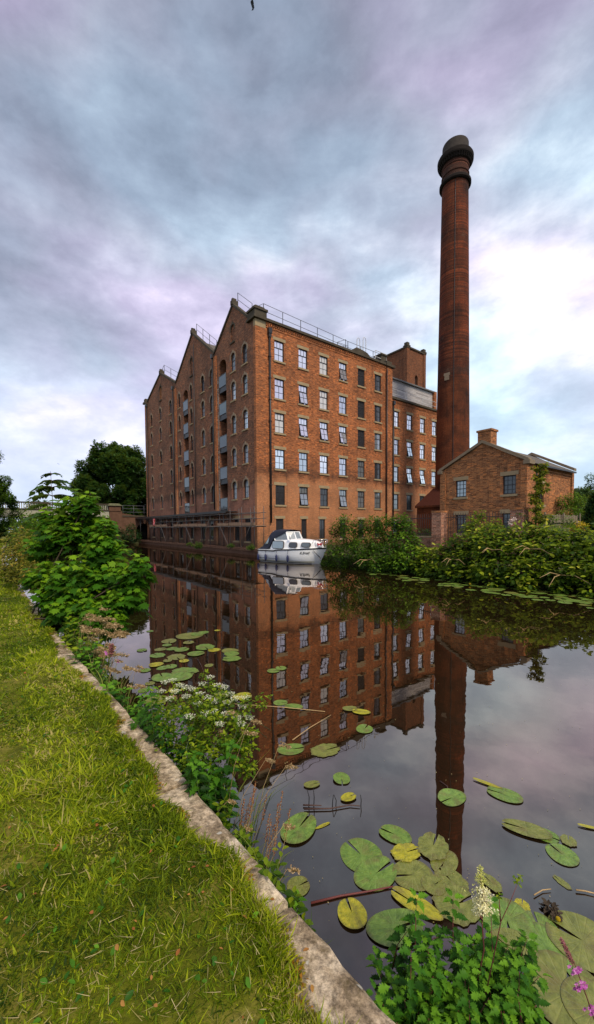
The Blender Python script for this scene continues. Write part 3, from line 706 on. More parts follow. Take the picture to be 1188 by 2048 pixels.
# ------------------------------------------------------------------ wing, timber storey and stair tower
wing = empty('mill_wing', W(17.25, 0), ANG, label='lower brick wing with grey timber top storey between the mill and the chimney', cat='mill wing')
WC = [.85, 3.25, 5.7, 8.1, 10.5]; WR = [4.13, 7.2, 10.2, 13.27]
holes = []
for u in WC:
    for z in WR+[1.1]: holes.append(([(u-.48, z), (u+.48, z), (u+.48, z+1.7), (u-.48, z+1.7)], .25))
mb = MB(); wall_holes(mb, [(.0, .3), (12., .3), (12., 16.2), (0., 16.2)], holes, lambda p, d: (p[0], d+.06, p[1]), .25)
mb.add([(12, .06, .3), (12, 20, .3), (12, 20, 16.2), (12, .06, 16.2), (0, 20, .3), (0, 20, 16.2)], [(0, 1, 2, 3), (1, 4, 5, 2)])
for k in range(48): mb.box((.05+k*.25, -.02, 15.85), (.05+k*.25+.13, .1, 16.05))
mb.build('wall', M['brick'], wing, recalc=False)
MB().box((0, -.12, 16.2), (12.1, .4, 16.42)).build('gutter', M['stone_dark'], wing)
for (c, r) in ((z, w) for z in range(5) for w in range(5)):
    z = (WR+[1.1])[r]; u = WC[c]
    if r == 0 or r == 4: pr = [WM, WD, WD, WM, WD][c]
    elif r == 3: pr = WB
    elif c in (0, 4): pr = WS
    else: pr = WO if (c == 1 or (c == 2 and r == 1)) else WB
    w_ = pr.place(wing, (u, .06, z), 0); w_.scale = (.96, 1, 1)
mb = MB().box((-.3, 1.2, 16.4), (9.3, 8., 18.95)); mb.build('timber_storey', M['boards'], wing)
MB().box((9.3, .9, 16.4), (9.8, 8., 19.05)).build('end_wall', M['brick'], wing)
mb = MB().box((-.3, .95, 18.95), (9.9, 8.2, 19.1)); mb.add([(-.3, 1, 19.1), (9.9, 1, 19.1), (9.9, 4.5, 20.2), (-.3, 4.5, 20.2), (9.9, 8.2, 19.1), (-.3, 8.2, 19.1)], [(0, 1, 2, 3), (3, 2, 4, 5), (1, 4, 2), (0, 3, 5)])
mb.build('roof', M['slate'], wing)
rail([(0, .3, 16.4), (9., .3, 16.4)], up=1.05, post=3., r=.025, mid=.5).build('guard_rail', M['white_rail'], wing)
pipe([(.2, -.12, 2.), (.2, -.12, 15.6)], .075).box((.05, -.26, 15.5), (.38, .03, 15.9)).build('downpipe', M['black'], wing)
tower = empty('stair_tower', W(26.43, 5), ANG, label='square brown brick water tower with corner caps rising behind the mill roofs', cat='tower')
mb = MB(); ap = arch_poly(1.75, 2.35, 20.9, 22.75, .3)
wall_holes(mb, [(0, .3), (3.95, .3), (3.95, 25.9), (0, 25.9)], [(ap, .3)], lambda p, d: (p[0], d, p[1]), .3)
mb.add([(0, 0, .3), (0, 5, .3), (0, 5, 25.9), (0, 0, 25.9), (3.95, 0, .3), (3.95, 5, .3), (3.95, 5, 25.9), (3.95, 0, 25.9)], [(0, 1, 2, 3), (4, 5, 6, 7), (1, 5, 6, 2)])
for x, y in ((-.1, -.1), (3.5, -.1), (-.1, 4.5), (3.5, 4.5)): mb.box((x, y, .3), (x+.55, y+.55, 25.95))
mb.build('wall', M['brick_tower'], tower, recalc=False)
MB().add([(p[0], .3, p[1]) for p in ap], [tuple(range(len(ap)))]).build('window', M['pane_dark'], tower)
mb = MB().box((-.15, -.15, 25.9), (4.1, .3, 26.1)).box((-.15, .3, 25.9), (.3, 5.1, 26.1)).box((3.65, .3, 25.9), (4.1, 5.1, 26.1)).box((.3, 4.7, 25.9), (3.65, 5.1, 26.1))
for x, y in ((-.1, -.1), (3.5, -.1), (-.1, 4.5), (3.5, 4.5)): mb.box((x-.1, y-.1, 26.1), (x+.6, y+.6, 26.25)); mb.box((x, y, 26.25), (x+.5, y+.5, 26.62))
mb.build('coping', M['stone_dark'], tower)
MB().box((.2, .2, 25.6), (3.7, 4.8, 25.8)).build('roof', M['slate'], tower)
mb = MB()
for k in range(4):
    y = .75+k*.55
    mb.bar((-.012, y, 21.75), (-.012, y+.16, 22.1), .02, .09); mb.bar((-.012, y+.32, 21.75), (-.012, y+.17, 22.1), .02, .09)
mb.build('painted_mark', simple('faded_paint', (.26, .17, .09), .9, var=.4), tower, label='faded pale painted marks on the left face')

# ------------------------------------------------------------------ tall chimney
ch = empty('factory_chimney', W(19.53, -5.91), ANG, label='very tall round tapering dark red brick chimney with a flared crown', cat='chimney')
def cr(z): return 1.615-(z-8)*(1.615-1.225)/27.5
prof = [(cr(z), z) for z in np.linspace(4.2, 35.5, 22)]
MB().lathe(prof, 64).build('shaft', M['brick_red'], ch)
pr = [(cr(35.5), 35.5), (1.36, 35.52), (1.47, 35.6), (1.47, 35.8), (1.40, 35.92), (1.25, 35.95)]
MB().lathe(pr, 64).build('moulded_ring', M['soot_stone'], ch)
pr = [(1.23, 35.93), (1.22, 36.35), (1.29, 36.4), (1.29, 36.5), (1.22, 36.54), (1.22, 37.05), (1.28, 37.1), (1.29, 37.2), (1.24, 37.24), (1.26, 37.45)]
MB().lathe(pr, 64).build('neck', brick('crown_brick', (.09, .03, .018), (.045, .016, .012), (.05, .03, .022), amount=.8, pale=.15), ch)
pr = [(1.28, 37.4), (1.42, 37.5), (1.45, 37.6), (1.62, 37.72), (1.66, 37.82), (1.67, 38.1), (1.62, 38.2), (1.4, 38.24), (1.2, 38.28)]
mb = MB().lathe(pr, 64)
for k in range(40):
    a = 2*PI*k/40; x, y = math.cos(a), math.sin(a)
    mb.bar((x*1.4, y*1.4, 37.42), (x*1.56, y*1.56, 37.7), .07, .07)
mb.build('cornice', M['soot_stone'], ch)
pr = [(1.22, 38.2), (1.22, 38.4), (1.26, 38.43), (1.26, 38.5), (1.22, 38.53), (1.21, 39.4), (1.19, 39.45), (.95, 39.45), (.95, 37)]
MB().lathe(pr, 64).build('crown', simple('crown_stone', (.032, .024, .018), .9, var=.6, scale=3, bump=.4), ch)
# plaque faces the camera-left, conductor faces the canal
camd = math.atan2(*( (lambda p: (p[1], p[0]))((UV((0, 0, 0))[0]-19.53, UV((0, 0, 0))[1]+5.91))))
def on_sh(a, z, r=0.): return ((cr(z)+r)*math.cos(a), (cr(z)+r)*math.sin(a), z)
a = camd+math.radians(-23)
mb = MB(); P = lambda da, z, r: on_sh(a+da, z, r)
for (da0, da1, zb, zt, r) in ((-.20, .20, 16.95, 17.2, .06), (-.15, .15, 16.5, 16.95, .05)):
    vs = [P(da0, zb, -.02), P(da1, zb, -.02), P(da1, zt, -.02), P(da0, zt, -.02), P(da0, zb, r), P(da1, zb, r), P(da1, zt, r), P(da0, zt, r)]
    mb.add(vs, [(0, 1, 2, 3), (4, 5, 6, 7), (0, 1, 5, 4), (1, 2, 6, 5), (2, 3, 7, 6), (3, 0, 4, 7)])
mb.build('plaque', simple('pale_stone', (.20, .15, .10), .85, var=.4), ch, label='pale stone plaque set in the shaft')
mb = MB(); aa = camd+.02
mb.tube([on_sh(aa, z, .03) for z in np.linspace(6, 35.4, 20)], .03, 5)
mb.build('lightning_conductor', M['black'], ch)
mb = MB().box((-2.45, -2.45, .3), (2.45, 2.45, 4.1)); mb.box((-2.6, -2.6, 4.1), (2.6, 2.6, 4.3))
mb.build('plinth', M['brick_red'], ch); mb = MB()
mb.add([(-2.6, -2.6, 4.3), (2.6, -2.6, 4.3), (2.6, 2.6, 4.3), (-2.6, 2.6, 4.3), (-1.3, -1.3, 6.1), (1.3, -1.3, 6.1), (1.3, 1.3, 6.1), (-1.3, 1.3, 6.1)], [(0, 1, 5, 4), (1, 2, 6, 5), (2, 3, 7, 6), (3, 0, 4, 7), (4, 5, 6, 7)])
mb.build('plinth_roof', simple('dark_tile', (.07, .022, .014), .9, var=.4, scale=6, bump=.4, spec=.1), ch)

# ------------------------------------------------------------------ cottage
cot = empty('brick_cottage', W(8.95, -17.34), ANG, label='two storey brick engine house with slate roof beside the tall chimney', cat='house')
GV = 5.8; CU = 7.7
ow_ = [(0, .3), (GV, .3), (GV, 6.25), (2.75, 7.8), (0, 6.25)]
wins = [(1.0, 4.25, .82, 1.2), (4.32, 4.27, .8, 1.18), (1.0, 1.7, .82, 1.32), (4.28, 1.7, .8, 1.32)]
holes = [([(v-w/2, z), (v+w/2, z), (v+w/2, z+h), (v-w/2, z+h)], .22) for v, z, w, h in wins]
mb = MB(); wall_holes(mb, ow_, holes, lambda p, d: (d, p[0], p[1]), .22)
sh = [([(1.9, 3.6), (2.7, 3.6), (2.7, 4.9), (1.9, 4.9)], .2)]
wall_holes(mb, [(0, .3), (CU, .3), (CU, 6.1), (0, 6.1)], sh, lambda p, d: (p[0], d, p[1]), .2)
mb.add([(CU, 0, .3), (CU, GV, .3), (CU, GV, 6.25), (CU, 2.75, 7.8), (CU, 0, 6.1), (0, GV, .3), (0, GV, 6.25)], [(0, 1, 2, 3, 4), (1, 5, 6, 2)])
mb.box((-.1, -.1, .3), (.5, .28, 6.2)); mb.box((-.1, GV-.3, .3), (.5, GV+.1, 6.2)); mb.box((CU-.35, -.1, .3), (CU+.05, .3, 6.1)); mb.box((.5, -.1, .3), (1.1, .02, 6.0))
for k, zz_ in enumerate((5.62, 5.8, 5.97)): mb.box((1.1, -.03-.035*k, zz_), (CU-.35, .02, zz_+.08))
mb.build('wall', M['brick_cot'], cot, recalc=False)
for x0, x1 in ((-.16, .3), (CU-.25, CU+.15)):
    mb = MB()
    for (v0, z0), (v1, z1) in (((-.2, 6.2), (2.75, 7.8)), ((2.75, 7.8), (GV+.2, 6.2))):
        mb.add([(x0, v0, z0), (x1, v0, z0), (x1, v0, z0+.2), (x0, v0, z0+.2), (x0, v1, z1), (x1, v1, z1), (x1, v1, z1+.2), (x0, v1, z1+.2)],
               [(0, 3, 2, 1), (4, 5, 6, 7), (0, 1, 5, 4), (1, 2, 6, 5), (2, 3, 7, 6), (3, 0, 4, 7)])
    if x0 < 0: mb.box((-.18, -.28, 6.05), (.6, .1, 6.3)); mb.box((-.18, GV-.1, 6.05), (.4, GV+.28, 6.3))
    mb.build('gable_coping', simple('warm_stone', (.2, .15, .095), .85, var=.35, scale=4, bump=.3), cot)
mb = MB().add([(.3, -.28, 6.12), (CU-.25, -.28, 6.12), (CU-.25, 2.75, 7.74), (.3, 2.75, 7.74), (CU-.25, GV+.28, 6.12), (.3, GV+.28, 6.12)], [(0, 1, 2, 3), (3, 2, 4, 5)])
mb.build('roof', M['slate_pale'], cot)
MB().box((1.1, -.36, 6.0), (CU-.3, -.26, 6.1)).build('gutter', M['black'], cot)
mb = MB().box((-.05, 2.2, 7.45), (.75, 3.1, 8.55)); mb.box((-.12, 2.13, 8.55), (.82, 3.17, 8.68)); mb.build('chimney_stack', M['brick_cot'], cot)
for i, (v, z, w, h) in enumerate(wins):
    WinProto(win_rect(w, h, 0, 'cottage'), 'pane_dark' if i != 1 else 'pane_mid').place(cot, (0, v, z), OFF)
WinProto(win_rect(.8, 1.3, 0, 'plain'), 'pane_dark').place(cot, (2.3, 0, 3.6), 0)
MB().tube([(1.6, -.15, 5.0), (1.6, -.15, 5.15), (1.6, -.15, 5.3)], [.05, .11, .05], 10).build('wall_lamp', M['gel'], cot, label='small white lamp on the side wall')
MB().tube([(1.3, -.1, 1.), (1.3, -.1, 5.9)], .05, 6).build('downpipe', M['black'], cot)

# ------------------------------------------------------------------ garden wall, piers, railings, timber fence
gw = empty('garden_wall', W(2.2, -15.7), ANG, label='low red brick wall carrying rusty railings, half hidden by the bank shrubs', cat='wall')
MB().box((-.15, .35, .3), (.15, 3.4, 1.58)).build('brickwork', M['brick_wall'], gw)
MB().box((-.19, .35, 1.58), (.19, 3.4, 1.66)).build('coping', M['stone'], gw)
def railing(root, y0, y1, z0, z1, sp=.14):
    m = MB()
    for y in np.arange(y0, y1, sp): m.bar((0, y, z0), (0, y, z1+.1), .022); m.add([(-.011, y-.011, z1+.1), (.011, y-.011, z1+.1), (.011, y+.011, z1+.1), (-.011, y+.011, z1+.1), (0, y, z1+.2)], [(0, 1, 4), (1, 2, 4), (2, 3, 4), (3, 0, 4)])
    for z in (z0+.12, z1-.08): m.bar((0, y0, z), (0, y1, z), .035, .045)
    return m
railing(gw, .4, 3.4, 1.66, 2.75).build('railing', M['fence_iron'], gw)
rr = empty('iron_railings', W(2.2, -19.2), ANG, label='rusty spiked iron railings between the two brick piers', cat='railings')
railing(rr, 0, 3.15, 1.2, 2.75).build('railing', M['fence_iron'], rr); MB().box((-.15, 0, .3), (.15, 3.15, 1.1)).build('plinth', M['brick_wall'], rr)
for i, (v, lab) in enumerate(((-15.7, 'square red brick gate pier left of the engine house'), (-19.9, 'square red brick pier beneath the right window of the engine house'))):
    pr_ = empty('brick_pier', W(2.2, v), ANG, label=lab, cat='pier', group='brick piers of the bank fence')
    MB().box((-.29, -.29, .3), (.29, .29, 2.95)).build('brickwork', M['brick_wall'], pr_); MB().box((-.31, -.31, 2.95), (.31, .31, 3.06)).build('cap', M['brick_cot'], pr_)
wf = empty('timber_fence', W(3.4, -20.4), ANG, label='weathered close board timber fence by the side of the engine house', cat='fence')
mb = MB()
for k in range(36): mb.box((k*.13, -.012-.01*(k % 2), .6), (k*.13+.118, .012, 2.75+random.uniform(-.02, .02)))
mb.build('board_panel', M['fence_wood'], wf)
mb = MB().box((-.05, -.09, 2.35), (4.75, -.03, 2.46)).box((-.05, -.09, 1.0), (4.75, -.03, 1.1)); mb.build('rail', M['fence_wood'], wf)
for k in range(3): MB().box((k*2.3, -.14, .4), (k*2.3+.1, -.0905, 2.85)).build('post', M['fence_wood'], wf)

# ------------------------------------------------------------------ canopy and scaffold on the quay
can = empty('quay_canopy', W(-1., 0), ANG, label='long narrow black iron canopy with lattice brackets along the mill quay', cat='canopy')
MB().box((-.15, 3.4, 3.62), (.95, 33., 3.69)).build('canopy_roof', M['black'], can)
mb = MB().box((-.2, 3.4, 3.52), (-.15, 33., 3.75)); mb.build('fascia', M['black'], can)
mb = MB()
for v in np.arange(4., 30.5, 2.2):
    mb.bar((-.05, v, 3.5), (.95, v, 3.5), .04); mb.bar((-.05, v, 3.5), (.9, v, 2.75), .035)
    for k in range(3): r = .12-.02*k; c = (.3+.24*k, v, 3.3-.02*k); mb.tube([(c[0]+r*math.cos(t), v, c[2]+r*math.sin(t)) for t in np.linspace(0, 2*PI, 9)], .014, 4, False)
    for dv in (-1, 1):
        mb.tube([(-.1, v+dv*(.1+.75*math.sin(t)), 2.8+.72*(1-math.cos(t))) for t in np.linspace(0, PI/2, 6)], .02, 4)
        for k in range(4): y = v+dv*(.25+.22*k); r = .09; mb.tube([(-.1, y+r*math.cos(t), 3.4+r*math.sin(t)) for t in np.linspace(0, 2*PI, 8)], .012, 4, False)
mb.build('lattice_bracket', M['black'], can)
for v in np.arange(4., 30.5, 4.4): MB().tube([(-.1, v, .5), (-.1, v, 3.5)], .05, 8).build('column', M['black'], can)
sc_ = empty('scaffold', W(-1.05, -1.5), ANG, label='low tube scaffold with board deck standing along the mill quay', cat='scaffold')
SV = np.arange(0., 28., 2.05)
for k, v in enumerate(SV):
    for du in (-.12, .75): MB().tube([(du, v, .5), (du, v, 3.9 if k < 3 else 3.45)], .028, 6).build('standard', M['steel'], sc_)
mb = MB()
for z in (2.3, 2.95, 3.4 if True else 0):
    for du in (-.16, .79): mb.tube([(du, -.3, z), (du, SV[-1]+.3, z)], .026, 5)
for v in SV: mb.tube([(-.3, v+.06, 2.27), (1., v+.06, 2.27)], .026, 5)
mb.build('ledger', M['steel'], sc_)
for k, v in enumerate(SV[:-1]):
    if k % 2 == 0: MB().tube([(-.22, v+.05, 2.9), (-.22, v+1.9, .6)] if k % 4 == 0 else [(-.22, v+1.9, 2.4), (-.22, v+.2, .6)], .027, 6).build('brace', M['steel'], sc_)
mb = MB()
for k in range(12):
    mb.box((-.1, -.2+k*2.3, 2.33), (.74, 2.06+k*2.3, 2.38)); 
mb.build('deck', M['plank'], sc_)
mb = MB()
for k in range(12):
    if k not in (3, 8): MB().box((-.155, -.1+k*2.3, 2.38), (-.115, 2.+k*2.3, 2.62+random.uniform(-.02, .03))).build('toe_board', M['plank'], sc_)
# red sign on the scaffold
sg = empty('red_sign', W(-1.25, 23.7), ANG, label='small red sign with a pale letter S hanging at the far end of the canopy', cat='sign')
MB().box((-.02, -.36, 2.55), (.02, .36, 3.42)).build('sign_board', M['red'], sg)
fc = bpy.data.curves.new('letter', 'FONT'); fc.body = 'S'; fc.size = 1.05; fc.align_x = 'CENTER'; fc.align_y = 'CENTER'; fc.extrude = .006; fc.offset = .01
fo = bpy.data.objects.new('lettering', fc); COL.objects.link(fo); fc.materials.append(M['pink']); fo.parent = sg; fo.location = (-.03, 0, 2.98); fo.rotation_euler = (PI/2, 0, -PI/2); to_mesh(fo)

# ------------------------------------------------------------------ bridge
br = empty('canal_bridge', W(-4.7, 33), ANG, label='flat concrete beam road bridge with balustrade crossing the canal beyond the mill', cat='bridge')
MB().box((-13.2, 0, 3.75), (0, 5.5, 4.72)).build('deck_beam', M['concrete'], br)
MB().box((-13.4, -.12, 4.72), (.1, .3, 4.85)).build('string_course', M['stone_dark'], br)
mb = MB()
for x in np.arange(-13.2, -.2, .24): mb.box((x, -.02, 4.85), (x+.1, .1, 5.55))
mb.build('balusters', M['concrete'], br, label='close set pale vertical balusters'); br.children[-1].name = 'baluster'
MB().box((-13.4, -.1, 5.55), (0, .2, 5.72)).build('handrail', M['stone_dark'], br)
MB().box((-15.5, -.2, 0), (-12.7, 5.6, 3.74)).build('abutment', M['stone_dark'], br)
mb = MB().box((0, -.3, -.5), (1.7, 5., 4.7)).box((-.05, -.4, 4.7), (1.5, 1., 5.45)); mb.build('abutment', M['sandstone'], br)
mb = MB(); mb.add([(-.25, -.6, 5.45), (1.7, -.6, 5.45), (1.7, 1.2, 5.45), (-.25, 1.2, 5.45), (.1, -.1, 5.8), (1.3, -.1, 5.8), (1.3, .7, 5.8), (.1, .7, 5.8)], [(0, 1, 5, 4), (1, 2, 6, 5), (2, 3, 7, 6), (3, 0, 4, 7), (4, 5, 6, 7), (0, 3, 2, 1)])
mb.build('pier_cap', simple('mossy_cap', (.10, .10, .05), .95, var=.4, scale=3, bump=.5), br)
mb = MB(); wall_holes(mb, [(1.7, -.5), (6.2, -.5), (6.2, 3.7), (1.7, 4.4)], [(arch_poly(3.6, 5.9, -.4, 2.9, 1.1, 12), 1.2)], lambda p, d: (p[0], d-.2, p[1]), 1.2)
mb.build('wing_wall', M['sandstone'], br, recalc=False)
MB().add([(3.6, 1.0, -.4), (5.9, 1.0, -.4), (5.9, 1.0, 3), (3.6, 1.0, 3)], [(0, 1, 2, 3)]).build('arch_recess', M['recess_shade'], br)
MB().box((1.7, -.3, 3.9), (6.2, .2, 4.1)).build('coping', M['stone_dark'], br)
mb = MB()
for z in (4.6, 5.1, 5.55): mb.tube([(1.9, .1, z), (6.4, .1, z)], .03, 5)
for x in (1.9, 3.4, 4.9, 6.3): mb.tube([(x, .1, 4.0), (x, .1, 5.6)], .035, 5)
mb.build('railing', M['rail'], br)

# ------------------------------------------------------------------ boat
def build_boat():
    L = 5.05; S = Vector((-1.98, 26.15, 0)); B = Vector((1.80, 23.15, 0)); hd = math.atan2(B.y-S.y, B.x-S.x); L = (B-S).length
    rt = empty('cabin_cruiser', S, hd, label='small white cabin cruiser with navy rear canopy moored by the quay', cat='boat')
    bm_ = .98
    def hb(t): return bm_*(.93+.07*min(1, t*3))*(1-max(0, (t-.45)/.55)**2.3) + .012
    def sheer(t): return .80+.20*t**1.5
    ns = 26; rows = [('keel', 0), ('chine', 1), ('mid', 2), ('sheer', 3)]
    mb = MB(); secs = []
    for i in range(ns+1):
        t = i/ns; b = hb(t); zs = sheer(t); rake = lambda z: (L*t) if t < .6 else L*t - ((t-.6)/.4)**2*.55*(1-max(0, z)/zs)
        kb = -.22+.12*max(0, t-.7)
        sec = [(0, kb), (b*.72*(1-.5*max(0, t-.6)), -.06+.10*max(0, t-.6)), (b*.90*(1-.15*max(0, t-.6)), .22), (b*.97, .5), (b, zs)]
        secs.append([(rake(z), y, z) for y, z in sec])
    n = 5
    for sgn in (1, -1):
        vs = [(x, sgn*y, z) for s in secs for x, y, z in s]
        fs = [(i*n+j, (i+1)*n+j, (i+1)*n+j+1, i*n+j+1) for i in range(ns) for j in range(n-1)]
        mb.add(vs, fs, True)
    mb.add([(0, y*sg, z) for sg in (1, -1) for x, y, z in (secs[0] if sg == 1 else secs[0][::-1])], [tuple(range(10))])
    # deck
    mb.add([(s[4][0], sg*s[4][1], s[4][2]) for s in secs for sg in (1, -1)], [(2*i, 2*i+1, 2*i+3, 2*i+2) for i in range(ns)])
    mb.build('hull', M['gel'], rt)
    # stain / boot stripe and rub rail
    m1 = MB(); m2 = MB(); m3 = MB()
    for sg in (1, -1):
        def side(t, z):
            i = min(ns-1, int(t*ns)); f = t*ns-i; s0, s1 = secs[i], secs[i+1]
            def at(s):
                for a, b in zip(s[:-1], s[1:]):
                    if a[2] <= z <= b[2]: k = (z-a[2])/(b[2]-a[2]); return [a[q_]+(b[q_]-a[q_])*k for q_ in range(3)]
                return list(s[-1])
            a, b = at(s0), at(s1); return Vector([a[q_]+(b[q_]-a[q_])*f for q_ in range(3)])
        def band(mm, z0f, z1f, t0, t1, off):
            ts = np.linspace(t0, t1, 40); vs = []
            for t in ts:
                for zf in (z0f, z1f):
                    p = side(min(t, .999), zf(t)); vs.append((p.x+(off if t > .95 else 0), sg*(p.y+off), p.z))
            mm.add(vs, [(2*i, 2*i+2, 2*i+3, 2*i+1) for i in range(39)])
        band(m1, lambda t: .03, lambda t: .07, 0, .86, .006)
        band(m1, lambda t: .235, lambda t: .262, 0, .36, .006)
        band(m3, lambda t: .07, lambda t: .16, 0, .9, .004)
        band(m2, lambda t: (.69 if t < .3 else min(.69+(t-.3)*1.3, sheer(t)-.085)), lambda t: (.765 if t < .3 else min(.77+(t-.3)*1.3, sheer(t)-.005)), 0, .995, .02)
    m1.build('boot_stripe', M['black'], rt); m3.build('waterline_stain', M['gel_low'], rt); m2.build('rub_rail', M['black'], rt)
    # superstructure loft
    def cab(t): # t along boat, returns half width, top z
        return max(.05, hb(t)-.12)
    cs = MB(); st = []; prof = [(.20, .80, 1.02), (.245, .86, 1.28), (.29, .86, 1.40), (.46, .86, 1.45), (.54, .83, 1.46), (.62, .80, 1.45), (.72, .70, 1.42), (.80, .58, 1.36), (.87, .44, 1.27), (.905, .37, 1.14), (.93, .28, 1.02)]
    for t, w, z in prof:
        w = min(w, cab(t)); base = sheer(t)-.03
        st.append([(t*L, w+.04, base), (t*L, w, base+(z-base)*.55), (t*L, w*.93, base+(z-base)*.9), (t*L, w*.8, z), (t*L, 0, z+.05)])
    vs = []
    for s in st: vs += s+[(x, -y, z) for x, y, z in s[::-1][1:]]
    n = 9
    cs.add(vs, [(i*n+j, i*n+j+1, (i+1)*n+j+1, (i+1)*n+j) for i in range(len(st)-1) for j in range(n-1)]+[tuple(range(n)), tuple((len(st)-1)*n+j for j in range(n))[::-1]], True)
    cs.build('cabin', M['gel'], rt)
    def oval(cx, cz, w, h, r, n=6):
        pts = []
        for qx, qz, a0 in ((1, 1, 0), (-1, 1, 90), (-1, -1, 180), (1, -1, 270)):
            for k in range(n+1):
                a = math.radians(a0+90*k/n); pts.append((cx+qx*(w/2-r)+r*math.cos(a), cz+qz*(h/2-r)+r*math.sin(a)))
        return pts
    for cx, cz, w, h, y0, y1, nm in ((.36, 1.12, .86, .42, .93, .93, 'pane_mid'), (.60, 1.13, .52, .27, .895, .865, 'pane_dark'), (.775, 1.15, .5, .22, .775, .635, 'boatglass')):
        X = cx*L
        for sg in (-1, 1):
            def fn(p, d): k = (p[0]-X)/w+.5; yy = y0+(y1-y0)*k - (p[1]-1.0)*.10; return (p[0], sg*(yy+d), p[1])
            po = oval(X, cz, w+.07, h+.07, .12); pi_ = oval(X, cz, w, h, .09)
            f = MB().prism(po, fn, -.05, .012).build('porthole', M['steel'], rt); MB().prism(pi_, fn, -.04, .02).build('pane', M[nm], f)
    # windscreen
    ws = MB(); gl = MB()
    base = [(-.74, .50*L), (-.28, .56*L), (.28, .56*L), (.74, .50*L)]; A = [Vector((x, y, 1.42)) for y, x in base]; T = [Vector((x-.22, y*.9, 1.92)) for y, x in base]
    aft = [Vector((.29*L, -.80, 1.38)), Vector((.29*L, .80, 1.38))]; aftT = [Vector((.25*L, -.68, 1.96)), Vector((.25*L, .68, 1.96))]
    seqA = [aft[0]]+A+[aft[1]]; seqT = [aftT[0]]+T+[aftT[1]]
    for i in range(6): ws.bar(seqA[i], seqT[i], .06, .05)
    for i in range(5): ws.bar(seqA[i], seqA[i+1], .05, .05); ws.bar(seqT[i], seqT[i+1], .045, .04); gl.add([seqA[i], seqA[i+1], seqT[i+1], seqT[i]], [(0, 1, 2, 3)])
    w_ = ws.build('windscreen', M['gel'], rt); gl.build('pane', simple('screen_glass', (.20, .23, .25), .25, .0, var=.5, scale=4), w_)
    # canopy
    cn = MB(); sec = []
    for x, w, zt, zb in ((.0, .82, .86, .80), (.07*L, .84, 1.05, .80), (.16*L, .84, 1.66, .80), (.20*L, .84, 1.88, .98), (.26*L, .82, 2.05, 1.45), (.475*L, .72, 2.03, 1.94)):
        sec += [(x, w, zb), (x, w*.97, zb+(zt-zb)*.75), (x, w*.8, zt-.03), (x, 0, zt+.03), (x, -w*.8, zt-.03), (x, -w*.97, zb+(zt-zb)*.75), (x, -w, zb)]
    n = 7; cn.add(sec, [(i*n+j, i*n+j+1, (i+1)*n+j+1, (i+1)*n+j) for i in range(5) for j in range(n-1)]+[tuple(range(n))], True)
    c_ = cn.build('canvas_canopy', M['navy'], rt)
    for sg in (-1, 1): MB().add([(.12*L, sg*.862, 1.12), (.175*L, sg*.862, 1.16), (.20*L, sg*.85, 1.60), (.165*L, sg*.855, 1.42)], [(0, 1, 2, 3)]).build('clear_panel', M['pane_mid'], c_)
    # pulpit
    pp = MB(); z0 = .98
    for sg in (-1, 1):
        pp.tube([(.80*L, sg*.42, z0), (.86*L, sg*.44, 1.42), (.94*L, sg*.30, 1.45), (1.0*L, 0, 1.46)], .016, 6)
        for t, y in ((.88, .40), (.94, .26)): pp.tube([(t*L, sg*(y-.05), z0), (t*L, sg*y, 1.43)], .014, 6)
    pp.tube([(.99*L, 0, z0), (1.*L, 0, 1.46)], .014, 6); pp.build('bow_rail', M['chrome'], rt)
    MB().tube([(.56*L, -.86, 1.45), (.56*L, -.90, 1.62), (.565*L, -.90, 1.72)], [.02, .07, .05], 8).build('horn', M['gel'], rt)
    MB().tube([(.86*L, -.52, .82), (.93*L, -.32, .42), (.935*L, -.28, .30)], [.012, .03, .012], 5).build('mooring_line', M['black'], rt)
    # name
    fc = bpy.data.curves.new('name', 'FONT'); fc.body = 'K.Small'; fc.size = .20; fc.shear = .4; fc.extrude = .003; fc.offset = .002; fc.align_x = 'CENTER'; fc.materials.append(M['black'])
    fo = bpy.data.objects.new('lettering', fc); COL.objects.link(fo); fo.parent = rt
    p = side(.765, .60); p2 = side(.80, .60); p1 = side(.73, .60); p3 = side(.765, .75)
    ang = math.atan2(-(p2.y-p1.y), p2.x-p1.x); fl = math.atan2(p3.y-p.y, .15)
    fo.location = (p.x, -p.y-.022, p.z-.0); fo.rotation_euler = (PI/2+fl*1.0, 0, ang); to_mesh(fo)
    # fenders: hang over the side, things of their own
    proto = None
    for k, t in enumerate((.02, .16, .355, .54)):
        p = side(t, .5); mw = Matrix.Translation(S) @ Matrix.Rotation(hd, 4, 'Z')
        c = mw @ Vector((p.x, -p.y-.085, 0))
        f = empty('fender', c, hd, cat='fender', group='navy fenders hanging over the side of the cruiser',
                  label=['navy fender at the stern corner of the cruiser', 'navy fender below the canvas canopy of the cruiser', 'navy fender below the large side window of the cruiser', 'navy fender amidships, nearest the bow of the cruiser'][k])
        zb = .12 if k else .08
        if proto is None:
            bd = MB().tube([(0, 0, zb), (0, 0, zb+.04), (0, 0, zb+.10), (0, 0, zb+.34), (0, 0, zb+.41), (0, 0, zb+.46)], [.02, .05, .075, .075, .04, .018], 10).mesh(); rp = MB().tube([(0, 0, .56), (0, .04, .80)], .01, 5).mesh(); proto = 1
            bd.materials.append(M['navy_vinyl']); rp.materials.append(M['black'])
            first = (bd, rp)
        for nm, me in (('fender_body', first[0]), ('lanyard', first[1])):
            o = bpy.data.objects.new(nm, me); COL.objects.link(o); o.parent = f
    # red and white cloth on foredeck
    mw = Matrix.Translation(S) @ Matrix.Rotation(hd, 4, 'Z')
    c = mw @ Vector((.93*L, -.30, 1.0)); cl = empty('deck_bundle', c, hd, label='crumpled red cloth bundle lying on the foredeck beside the rail', cat='cloth')
    m = MB()
